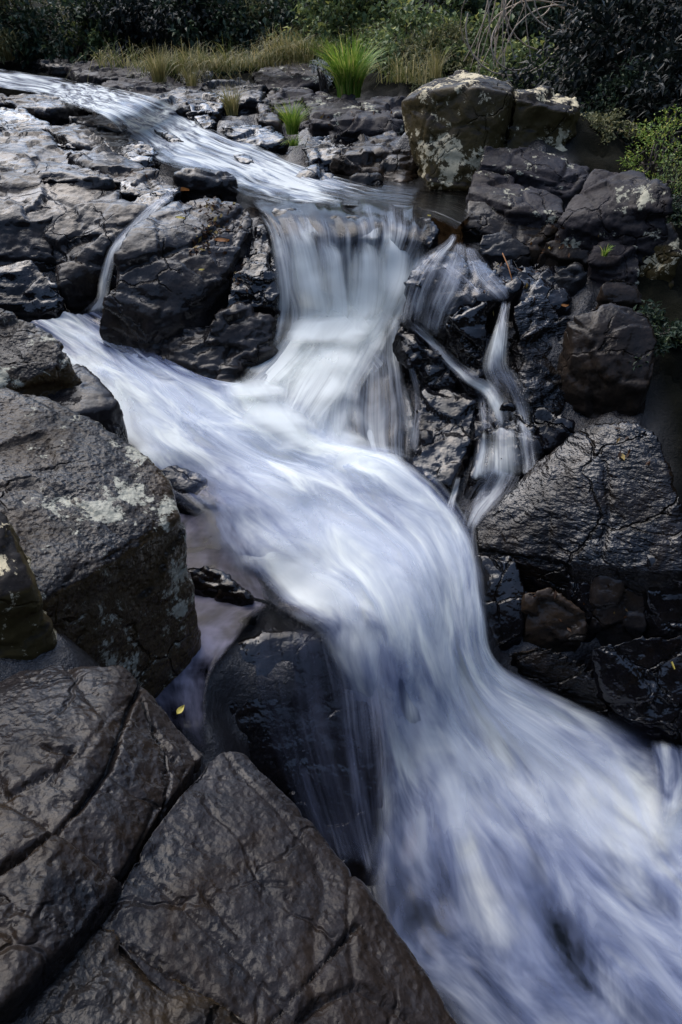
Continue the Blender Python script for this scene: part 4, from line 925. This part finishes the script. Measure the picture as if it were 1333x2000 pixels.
GX, GY = np.meshgrid(gx, gy)
G = np.stack((GX.ravel(), GY.ravel()), 1)
GZ = np.zeros(len(G))
for i in range(0, len(G), 4000):
    d2 = ((G[i:i + 4000, None, :] - C_[None, :, :2]) ** 2).sum(2) + 0.02
    w = 1 / d2 ** 2
    GZ[i:i + 4000] = (w * C_[None, :, 2]).sum(1) / w.sum(1)
# blocky bed
p3 = np.stack((G[:, 0], G[:, 1], np.zeros(len(G))), 1)
core = (np.abs(G[:, 0]) < 8) & (G[:, 1] > -2) & (G[:, 1] < 17)
fv = np.zeros(len(G)); fv[core] = facets(p3[core] * 2.2 + 0.3, 91)[0] + 0.5 * facets(p3[core] * 6.5 + 0.3, 92)[0]
GZ += 0.05 * fv + 0.07 * fbm(p3 * 3.0, 5, 77)
# gorge sides, mostly unseen, added to block low light; heights set for sheen
rr = np.maximum.reduce([(-6.5 - G[:, 0] - 0.25 * np.clip(G[:, 1] - 6, 0, 30)) / 6, (G[:, 0] - 4.4) / 5, (G[:, 1] - 15.0) / 8, (-2.5 - G[:, 1]) / 5])
side = np.clip(rr, 0, 1.7)
GZ += side ** 1.25 * np.where(rr == (G[:, 1] - 15.0) / 8, 2.6, 5.5) + np.clip(rr, 0, 3) * 0.4 * fbm(p3 * 0.35, 4, 55)
# keep the bed under every water sheet
WV = np.concatenate(WATER)
ix = np.clip(np.searchsorted(gx, WV[:, 0]), 1, len(gx) - 2); iy = np.clip(np.searchsorted(gy, WV[:, 1]), 1, len(gy) - 2)
lim = np.full(GX.shape, 1e9)
for a in (-2, -1, 0, 1):
    for b in (-2, -1, 0, 1):
        np.minimum.at(lim, (np.clip(iy + a, 0, len(gy) - 1), np.clip(ix + b, 0, len(gx) - 1)), WV[:, 2] - 0.05)
GZ = np.minimum(GZ, lim.ravel())
soil_and_shade = np.clip(np.maximum.reduce([(G[:, 1] - 10.5 - 0.15 * G[:, 0]) / 0.8, side * 3, (G[:, 0] - 3.3) / 0.4 * (G[:, 1] > 5.5), (G[:, 0] - 1.75) / 0.3 * (G[:, 1] > 2.6)]), 0, 1)  # bank soil, plus shade put into the colour beyond the right wall
ny, nx = GX.shape
idx = np.arange(nx * ny).reshape(ny, nx)
F = np.stack((idx[:-1, :-1], idx[:-1, 1:], idx[1:, 1:], idx[1:, :-1]), 2).reshape(-1, 4)
g = link('ground', mesh_np('ground', np.stack((G[:, 0], G[:, 1], GZ), 1), F, True, attrs={'soil_and_shade': soil_and_shade}), M['ground'])
g['kind'] = 'structure'
GZ2 = GZ.reshape(ny, nx)
def ground_z(x, y):
    i = int(np.clip(np.searchsorted(gx, x), 1, nx - 1)); j = int(np.clip(np.searchsorted(gy, y), 1, ny - 1))
    return float(GZ2[j, i])

# ------------------------------------------------------------------ plants
rng = np.random.default_rng(5)
def rand_dir(n):
    d = rng.normal(size=(n, 3)); return d / np.linalg.norm(d, axis=1, keepdims=True)

def leaves_mesh(name, centers, L, Wd, out, droop=0.5, fold=0.25):
    """one folded leaf (two quads) per centre; out = outward directions"""
    n = len(centers)
    L = L * rng.uniform(0.6, 1.3, n); Wd = Wd * rng.uniform(0.7, 1.2, n)
    a = out * 0.8 + rand_dir(n) * 0.9 + np.array((0, 0, -droop)); a /= np.linalg.norm(a, axis=1, keepdims=True)
    up = np.array((0, 0, 1.0)) + rand_dir(n) * 0.6
    b = np.cross(a, up); b /= np.linalg.norm(b, axis=1, keepdims=True) + 1e-9
    c = np.cross(b, a)
    def pt(x, y, z): return centers + a * (L * x)[:, None] + b * (Wd * y)[:, None] + c * (Wd * z)[:, None]
    z0 = np.zeros(n); o1 = np.ones(n)
    V = np.stack((pt(z0, z0, z0), pt(o1 * .35, o1 * .5, o1 * fold), pt(o1, z0, z0 - .2), pt(o1 * .35, -o1 * .5, o1 * fold), pt(o1 * .45, z0, z0)), 1).reshape(-1, 3)
    k = np.arange(n)[:, None] * 5
    F = np.concatenate((k + np.array([[0, 4, 2, 1]]), k + np.array([[0, 3, 2, 4]])), 0)
    return mesh_np(name, V, F, False)

def tube_arrays(path, r0, r1, k=5):
    path = np.asarray(path, float); n = len(path)
    T = np.gradient(path, axis=0); T /= np.linalg.norm(T, axis=1, keepdims=True) + 1e-9
    ref = np.array((0.31, 0.17, 0.93)); A = np.cross(T, ref); A /= np.linalg.norm(A, axis=1, keepdims=True) + 1e-9; B = np.cross(T, A)
    ang = np.linspace(0, 2 * np.pi, k, endpoint=False); rr_ = np.linspace(r0, r1, n)
    V = path[:, None] + rr_[:, None, None] * (np.cos(ang)[None, :, None] * A[:, None] + np.sin(ang)[None, :, None] * B[:, None])
    i = np.arange(n - 1)[:, None] * k; j = np.arange(k)[None]; j2 = (j + 1) % k
    F = np.stack((i + j, i + j2, i + k + j2, i + k + j), 2).reshape(-1, 4)
    return V.reshape(-1, 3), F
def tubes_mesh(name, paths, r0, r1, k=5):
    Vs, Fs, n = [], [], 0
    for p in paths:
        V, F = tube_arrays(p, r0, r1, k); Vs.append(V); Fs.append(F + n); n += len(V)
    return mesh_np(name, np.concatenate(Vs), np.concatenate(Fs), True)

def bush_meshes(rx, ry, rz, n, leaf, width, clumps=40, droop=0.5, seed=0):
    """foliage in uneven clumps through an ellipsoid standing on the ground, and the stems that carry them"""
    global rng
    rng = np.random.default_rng(seed + 100)
    d = rand_dir(clumps); d[:, 2] = np.abs(d[:, 2]) * 0.95 + 0.02
    rad = rng.uniform(0.45, 1.0, clumps) ** 0.6
    cc = d * rad[:, None] * np.array((rx, ry, rz)); cs = rng.uniform(0.12, 0.28, clumps) * (rx + rz) / 2
    which = rng.integers(0, clumps, n)
    off = rand_dir(n) * (rng.uniform(0, 1, n) ** 0.5)[:, None]
    cen = cc[which] + off * cs[which][:, None] * np.array((1.1, 1.1, 0.8))
    cen[:, 2] = np.abs(cen[:, 2])
    out = off * 0.6 + d[which]; out /= np.linalg.norm(out, axis=1, keepdims=True)
    fol = leaves_mesh('foliage', cen, leaf, width, out, droop)
    paths = []
    for c in cc[:26]:
        t = np.linspace(0, 1, 6)[:, None]
        base = np.array((rng.uniform(-.15, .15) * rx, rng.uniform(-.15, .15) * ry, -0.05))
        paths.append(base + (c - base) * t + np.array((0, 0, 0.25 * rz)) * np.sin(t * np.pi) + rng.normal(0, 0.02, (6, 3)))
    return fol, tubes_mesh('stem', paths, 0.014, 0.004)

def plant(name, label, cat, fol, stem, mat, loc, rz=0, group=None, scale=1.0):
    e = empty(name, loc, rz); tag(e, label, cat, group); e.scale = (scale,) * 3
    f = bpy.data.objects.new('foliage', fol); COL.objects.link(f); f.parent = e
    if not len(fol.materials): fol.materials.append(mat)
    f.material_slots[0].link = 'OBJECT'; f.material_slots[0].material = mat
    s = bpy.data.objects.new('stem', stem); COL.objects.link(s); s.parent = e
    if not len(stem.materials): stem.materials.append(M['bark'])
    return e
def at_ground(u, y):
    """point on the ground under column u of the photo at distance y"""
    x = (u - 666.5) / FPX * (y * CP_ + 0.6 * SP_)
    return (x, y, ground_z(x, y) - 0.05)

K = {
    'big': bush_meshes(1.5, 1.0, 1.9, 4200, 0.12, 0.07, 60, 0.6, 1),
    'broad': bush_meshes(1.1, 0.8, 1.2, 2600, 0.105, 0.068, 45, 0.7, 2),
    'fine': bush_meshes(1.0, 0.7, 0.95, 4500, 0.08, 0.024, 50, 0.2, 3),
    'low': bush_meshes(0.7, 0.5, 0.5, 2000, 0.065, 0.036, 26, 0.4, 4),
    'near': bush_meshes(0.75, 0.7, 1.15, 3600, 0.075, 0.032, 46, 0.5, 5),
    'wisp': bush_meshes(0.4, 0.35, 0.75, 1700, 0.035, 0.016, 30, 0.1, 6),
}
bank = [  # u, y, kind, leaf, scale, label
    (-60, 15.5, 'big', 'leaf_dark', 1.1, 'dark bush with loose twigs at the top left corner'),
    (60, 16.0, 'fine', 'leaf_olive', 1.5, 'twiggy olive bush above the sloping dark rock at top left'),
    (150, 15.6, 'broad', 'leaf_dark', 1.2, 'dark broad-leaved bush right of the twiggy olive one'),
    (215, 15.6, 'broad', 'leaf_mid', 0.9, 'mid-green low bush over the low brown shelf'),
    (270, 15.8, 'big', 'leaf_blue', 1.0, 'bluish tall bush behind the dry grass, left end'),
    (350, 15.0, 'broad', 'leaf_blue', 1.15, 'bluish hanging creeper bush behind the dark cube of rock'),
    (420, 15.4, 'big', 'leaf_dark', 0.95, 'dark drooping bush behind the middle of the dry grass'),
    (500, 15.2, 'fine', 'leaf_olive', 1.2, 'olive fine-leaved bush behind the right end of the dry grass'),
    (560, 15.6, 'big', 'leaf_dark', 1.0, 'tall dark bush behind the olive fine-leaved one'),
    (600, 14.6, 'fine', 'leaf_olive', 0.95, 'pale feathery bush above the round-backed brown rock'),
    (690, 14.2, 'big', 'leaf_mid', 0.85, 'green leafy bush right behind the big grass clump'),
    (740, 13.2, 'fine', 'leaf_olive', 1.0, 'grey-olive twiggy bush between the grass clump and the lichen boulder'),
    (800, 12.4, 'broad', 'leaf_mid', 0.95, 'mid-green creeper bush above the left end of the lichen boulder'),
    (870, 11.8, 'fine', 'leaf_olive', 0.95, 'olive thicket above the top of the lichen boulder'),
    (930, 12.0, 'broad', 'leaf_mid', 1.0, 'green large-leaved bush under the tangle of vines, left half'),
    (1010, 11.2, 'broad', 'leaf_mid', 0.9, 'bright-tipped large-leaved bush under the tangle of vines, right half'),
    (1070, 11.0, 'broad', 'leaf_dark', 0.8, 'dark bush at the right foot of the tangle of vines'),
    (1120, 13.0, 'big', 'leaf_dark', 1.0, 'black-green tall bush in the gap right of the vines'),
    (980, 14.0, 'big', 'leaf_dark', 1.3, 'dark tall bush behind the tangle of vines'),
    (830, 14.2, 'big', 'leaf_mid', 1.2, 'tall green bush high behind the olive thicket'),
]
for i, (u, y, kd, lf, sc, lab) in enumerate(bank):
    plant('shrub', lab, 'shrub', *K[kd], M[lf], at_ground(u, y), rz=i * 1.3, group='shrubs along the far bank', scale=sc)
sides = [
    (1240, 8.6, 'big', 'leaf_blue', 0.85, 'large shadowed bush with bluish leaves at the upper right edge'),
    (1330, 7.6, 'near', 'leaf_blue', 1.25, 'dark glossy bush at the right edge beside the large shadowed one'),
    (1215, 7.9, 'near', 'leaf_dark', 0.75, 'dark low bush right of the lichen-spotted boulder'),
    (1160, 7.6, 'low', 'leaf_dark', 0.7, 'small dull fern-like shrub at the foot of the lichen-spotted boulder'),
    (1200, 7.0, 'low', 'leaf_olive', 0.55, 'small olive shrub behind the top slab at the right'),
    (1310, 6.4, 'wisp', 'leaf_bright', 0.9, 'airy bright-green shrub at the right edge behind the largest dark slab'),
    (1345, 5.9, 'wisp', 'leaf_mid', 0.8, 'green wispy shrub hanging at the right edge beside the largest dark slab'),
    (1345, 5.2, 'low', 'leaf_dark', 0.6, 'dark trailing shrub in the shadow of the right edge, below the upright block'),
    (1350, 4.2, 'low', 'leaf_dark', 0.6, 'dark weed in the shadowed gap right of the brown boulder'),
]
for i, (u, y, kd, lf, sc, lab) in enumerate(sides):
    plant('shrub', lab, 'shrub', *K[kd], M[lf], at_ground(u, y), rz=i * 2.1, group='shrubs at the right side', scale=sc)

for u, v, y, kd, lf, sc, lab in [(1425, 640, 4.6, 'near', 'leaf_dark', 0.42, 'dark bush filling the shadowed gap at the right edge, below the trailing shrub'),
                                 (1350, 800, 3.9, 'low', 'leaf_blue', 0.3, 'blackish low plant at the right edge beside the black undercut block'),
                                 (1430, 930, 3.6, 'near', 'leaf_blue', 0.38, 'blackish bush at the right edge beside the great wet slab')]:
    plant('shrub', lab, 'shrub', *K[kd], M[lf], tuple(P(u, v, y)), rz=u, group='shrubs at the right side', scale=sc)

# grass
def blades(n, h, spread, width, lean=0.5, seg=5, seed=0, rx=None):
    r_ = np.random.default_rng(seed)
    az = r_.uniform(0, 2 * np.pi, n); rad = spread * np.sqrt(r_.uniform(0, 1, n))
    H = h * r_.uniform(0.55, 1.1, n); ln = lean * r_.uniform(0.15, 1.2, n) * H
    bx, by = rad * np.cos(az), rad * np.sin(az)
    if rx is not None: bx = r_.uniform(-rx, rx, n)
    az2 = az + r_.normal(0, 0.6, n)
    t = np.linspace(0, 1, seg)
    X = bx[:, None] + (np.cos(az2) * ln)[:, None] * t ** 2; Y = by[:, None] + (np.sin(az2) * ln)[:, None] * t ** 2
    Z = H[:, None] * (t - 0.28 * lean * t ** 3 * (ln / H)[:, None] * 2)
    wv = width * (1 - t ** 1.8) * 0.5 + 0.0004
    px, py = -np.sin(az2 + 0.7), np.cos(az2 + 0.7)
    A = np.stack((X + px[:, None] * wv, Y + py[:, None] * wv, Z), 2); B = np.stack((X - px[:, None] * wv, Y - py[:, None] * wv, Z), 2)
    V = np.stack((A, B), 2).reshape(-1, 3)
    k = np.arange(n)[:, None] * seg * 2 + np.arange(seg - 1)[None] * 2
    F = np.stack((k, k + 1, k + 3, k + 2), 2).reshape(-1, 4)
    return V, F
def tuft(label, loc, n, h, spread, width, mat, lean=0.5, seed=0, name='grass_tuft', group='grass tufts among the rocks'):
    V, F = blades(n, h, spread, width, lean, 6, seed)
    o = link(name, mesh_np(name, V, F, True), M[mat], loc=loc)
    tag(o, label, 'grass tuft', group); return o
tuft('big green clump of strap-leaved grass on the far ledge, middle of the top', P(682, 190, -0.80), 420, 0.7, 0.14, 0.017, 'grass', 0.75, 1)
tuft('green tuft hanging over the brook below the big clump', P(572, 262, -1.03), 240, 0.36, 0.06, 0.007, 'grass', 0.7, 2)
tuft('lower hanging half of the green tuft at the brook edge', P(575, 285, -1.12), 90, 0.16, 0.05, 0.006, 'grass', 1.3, 22)
tuft('small yellow-green tuft beside the black block at the brook bend', P(455, 225, -0.95), 150, 0.36, 0.07, 0.007, 'drygrass', 0.7, 3)
tuft('tall pale grass at the left edge beside the brook', P(8, 118, -0.68), 260, 0.62, 0.22, 0.008, 'drygrass', 0.4, 4)
tuft('short pale grass on the sloping dark rock at top left', P(45, 100, -0.62), 120, 0.35, 0.12, 0.007, 'drygrass', 0.6, 5)
tuft('yellowish tuft in front of the dark cube of rock', P(312, 160, -0.77), 200, 0.5, 0.1, 0.007, 'drygrass', 0.6, 6)
tuft('little tuft growing from the right end of the dark cube', P(375, 168, -0.8), 90, 0.3, 0.08, 0.006, 'drygrass', 0.6, 7)
tuft('dry tuft at the left end of the grassy strip', P(250, 115, -0.66), 150, 0.5, 0.15, 0.007, 'drygrass', 0.6, 8)
tuft('straw-coloured tuft on top of the lichen boulder', P(850, 152, 7.6), 70, 0.3, 0.06, 0.005, 'drygrass', 0.7, 9)
tuft('tiny green sprout on the plate of rock at the right', P(1180, 500, -1.3), 24, 0.09, 0.02, 0.006, 'grass', 0.8, 10)
tuft('dry grass leaning beside the round-backed rock and the big clump', P(650, 130, -0.68), 140, 0.5, 0.12, 0.007, 'drygrass', 0.5, 11)
gr = np.random.default_rng(77)
for nm, mt, n_, lab in (('dry_grass', 'drygrass', 24, 'patchy strip of pale dry grass along the foot of the far bushes'), ('green_grass', 'grassdull', 16, 'green grass mixed into the dry strip along the foot of the far bushes')):
    Vs, Fs, n0 = [], [], 0
    for i in range(n_):
        u = gr.uniform(215, 640) if gr.random() < 0.85 else gr.uniform(720, 800)
        v = np.interp(u, [215, 330, 430, 520, 640, 720, 800], [124, 142, 136, 126, 108, 165, 158]) + gr.uniform(-8, 6)
        y = np.interp(u, [215, 640, 720, 800], [12.6, 11.5, 10.3, 10.0])
        V, F = blades(int(gr.uniform(25, 120)), gr.uniform(0.18, 0.52), 0.3, 0.009, gr.uniform(0.7, 1.8), 6, 40 + i + n_, rx=gr.uniform(0.08, 0.4))
        Vs.append(V + P(u, v, y)); Fs.append(F + n0); n0 += len(V)
    o = link(nm, mesh_np(nm, np.concatenate(Vs), np.concatenate(Fs), True), M[mt])
    o['kind'] = 'stuff'; tag(o, lab, 'grass')
# silver-leaved weed beside the clump
fol, stem = bush_meshes(0.16, 0.14, 0.3, 260, 0.06, 0.02, 12, 0.2, 9)
plant('weed', 'silvery-leaved weed at the left side of the big grass clump', 'weed', fol, stem, M['silver'], tuple(P(632, 165, -0.74)))

# tangle of bare vines
r_ = np.random.default_rng(12); paths = []
base = P(1045, 70, 10.4)
for i in range(17):
    a0 = r_.uniform(0, 2 * np.pi); rad = r_.uniform(0.25, 0.75); tt = np.linspace(0, r_.uniform(1.2, 2.6) * np.pi / 1.6, 18)
    c = base + np.array((r_.normal(0, .4), r_.normal(0, .25), r_.normal(0.28, .25)))
    ang = a0 + tt
    paths.append(np.stack((c[0] + rad * np.cos(ang) * 1.0, c[1] + r_.uniform(-.2, .2) + 0.15 * np.sin(ang * 1.3), c[2] + rad * 0.8 * np.sin(ang)), 1))
for i in range(16):
    x0 = base[0] + r_.uniform(-.8, .5); y0 = base[1] + r_.uniform(-.2, .2); tt = np.linspace(0, 1, 10)
    paths.append(np.stack((x0 + r_.uniform(-.35, .35) * tt ** 2, y0 + 0 * tt, base[2] + 0.9 - (1.1 + r_.uniform(0, .5)) * tt), 1))
o = link('vine', tubes_mesh('vine', paths, 0.010, 0.005), M['vine'])
tag(o, 'tangle of bare looping vines hanging at the top right', 'vine')

# fallen leaves and a twig
def leaf(label, u, v, k, mat, L=0.05, rz=0.0, tilt=0.3):
    xs = np.linspace(0, 1, 7); w = np.sin(np.pi * xs ** 0.8) * 0.22
    V = []
    for x, ww in zip(xs, w): V += [(x * L, ww * L, 0.10 * L + 0.1 * L * x * x), (x * L, 0, 0.02 * L), (x * L, -ww * L, 0.10 * L + 0.1 * L * x * x)]
    F = []
    for i in range(6):
        for j in (0, 1): F.append((i * 3 + j, i * 3 + 3 + j, i * 3 + 4 + j, i * 3 + 1 + j))
    o = link('fallen_leaf', mesh_np('fallen_leaf', np.array(V), F, True), M[mat], loc=P(u, v, k))
    o.rotation_euler = (tilt, 0.2, rz); tag(o, label, 'leaf', 'fallen leaves on the rocks')
leaf('yellow leaf on the edge of the lower left slab by the side pool', 345, 1396, -1.67, 'yellow', 0.04, 1.2)
leaf('yellow leaf stuck on the black rock at the right edge', 1316, 1308, -2.6, 'yellow', 0.06, 1.4, 0.8)
leaf('russet leaf on the glossy pale boulder', 418, 470, -1.26, 'russet', 0.11, 0.4)
leaf('yellow-green leaf on the crest of the pale boulder', 342, 425, -1.15, 'yellow', 0.07, 0.2)
leaf('orange leaf blade at the head of the small cascade', 368, 372, -1.08, 'russet', 0.13, 2.3, 0.6)
leaf('yellow leaf at the lip of the upper fall', 835, 422, -1.16, 'yellow', 0.05, 1.0)
leaf('tan leaf on the wet slab right of the narrow fall', 1095, 598, -1.52, 'russet', 0.07, 0.5)
leaf('yellow leaf low on the side of the pale boulder', 388, 528, -1.38, 'yellow', 0.05, 0.9)
o = link('twig', tubes_mesh('twig', [np.array([P(982, 495, -1.33), P(993, 520, -1.36), P(1000, 545, -1.41), P(1006, 558, -1.45)])], 0.005, 0.003), M['russet'])
tag(o, 'thin reddish twig leaning on the wet black steps', 'twig')

# wet leaf litter caught on the rocks
lr = np.random.default_rng(31); Vs, Fs, n0 = [], [], 0
spots = [(410, 440, 34, 46, 70), (425, 400, 40, 14, 30), (395, 480, 20, 26, 20), (470, 545, 24, 24, 16), (1090, 470, 60, 30, 14), (980, 560, 60, 40, 12), (1230, 880, 60, 60, 8), (250, 350, 80, 20, 14), (700, 225, 60, 16, 12), (1150, 1180, 90, 80, 9)]
for (u, v, du, dv_, n_) in spots:
    for i in range(n_):
        d = Vector(P(u + lr.normal() * du * .5, v + lr.normal() * dv_ * .5, 5.0)) - Vector((0, 0, CZ)); d.normalize()
        hit, nor, _, dist = BVH.ray_cast(Vector((0, 0, CZ)), d, 30)
        if hit is None: continue
        L = lr.uniform(0.02, 0.06); a = nor.orthogonal().normalized(); b = nor.cross(a); th = lr.uniform(0, 6.28)
        e1 = a * math.cos(th) + b * math.sin(th); e2 = nor.cross(e1); h0 = hit + nor * 0.004
        Vs.append([h0 - e1 * L / 2, h0 + e2 * L * .2 + nor * lr.uniform(0, .012), h0 + e1 * L / 2 + nor * lr.uniform(0, .02), h0 - e2 * L * .2 + nor * lr.uniform(0, .01)])
        Fs.append([n0, n0 + 3, n0 + 2, n0 + 1]); n0 += 4
o = link('leaf_litter', mesh_np('leaf_litter', np.array(Vs, float).reshape(-1, 3), np.array(Fs), False), M['litter'])
o['kind'] = 'stuff'; tag(o, 'scattered wet brown leaf litter caught on the rocks', 'leaf litter')
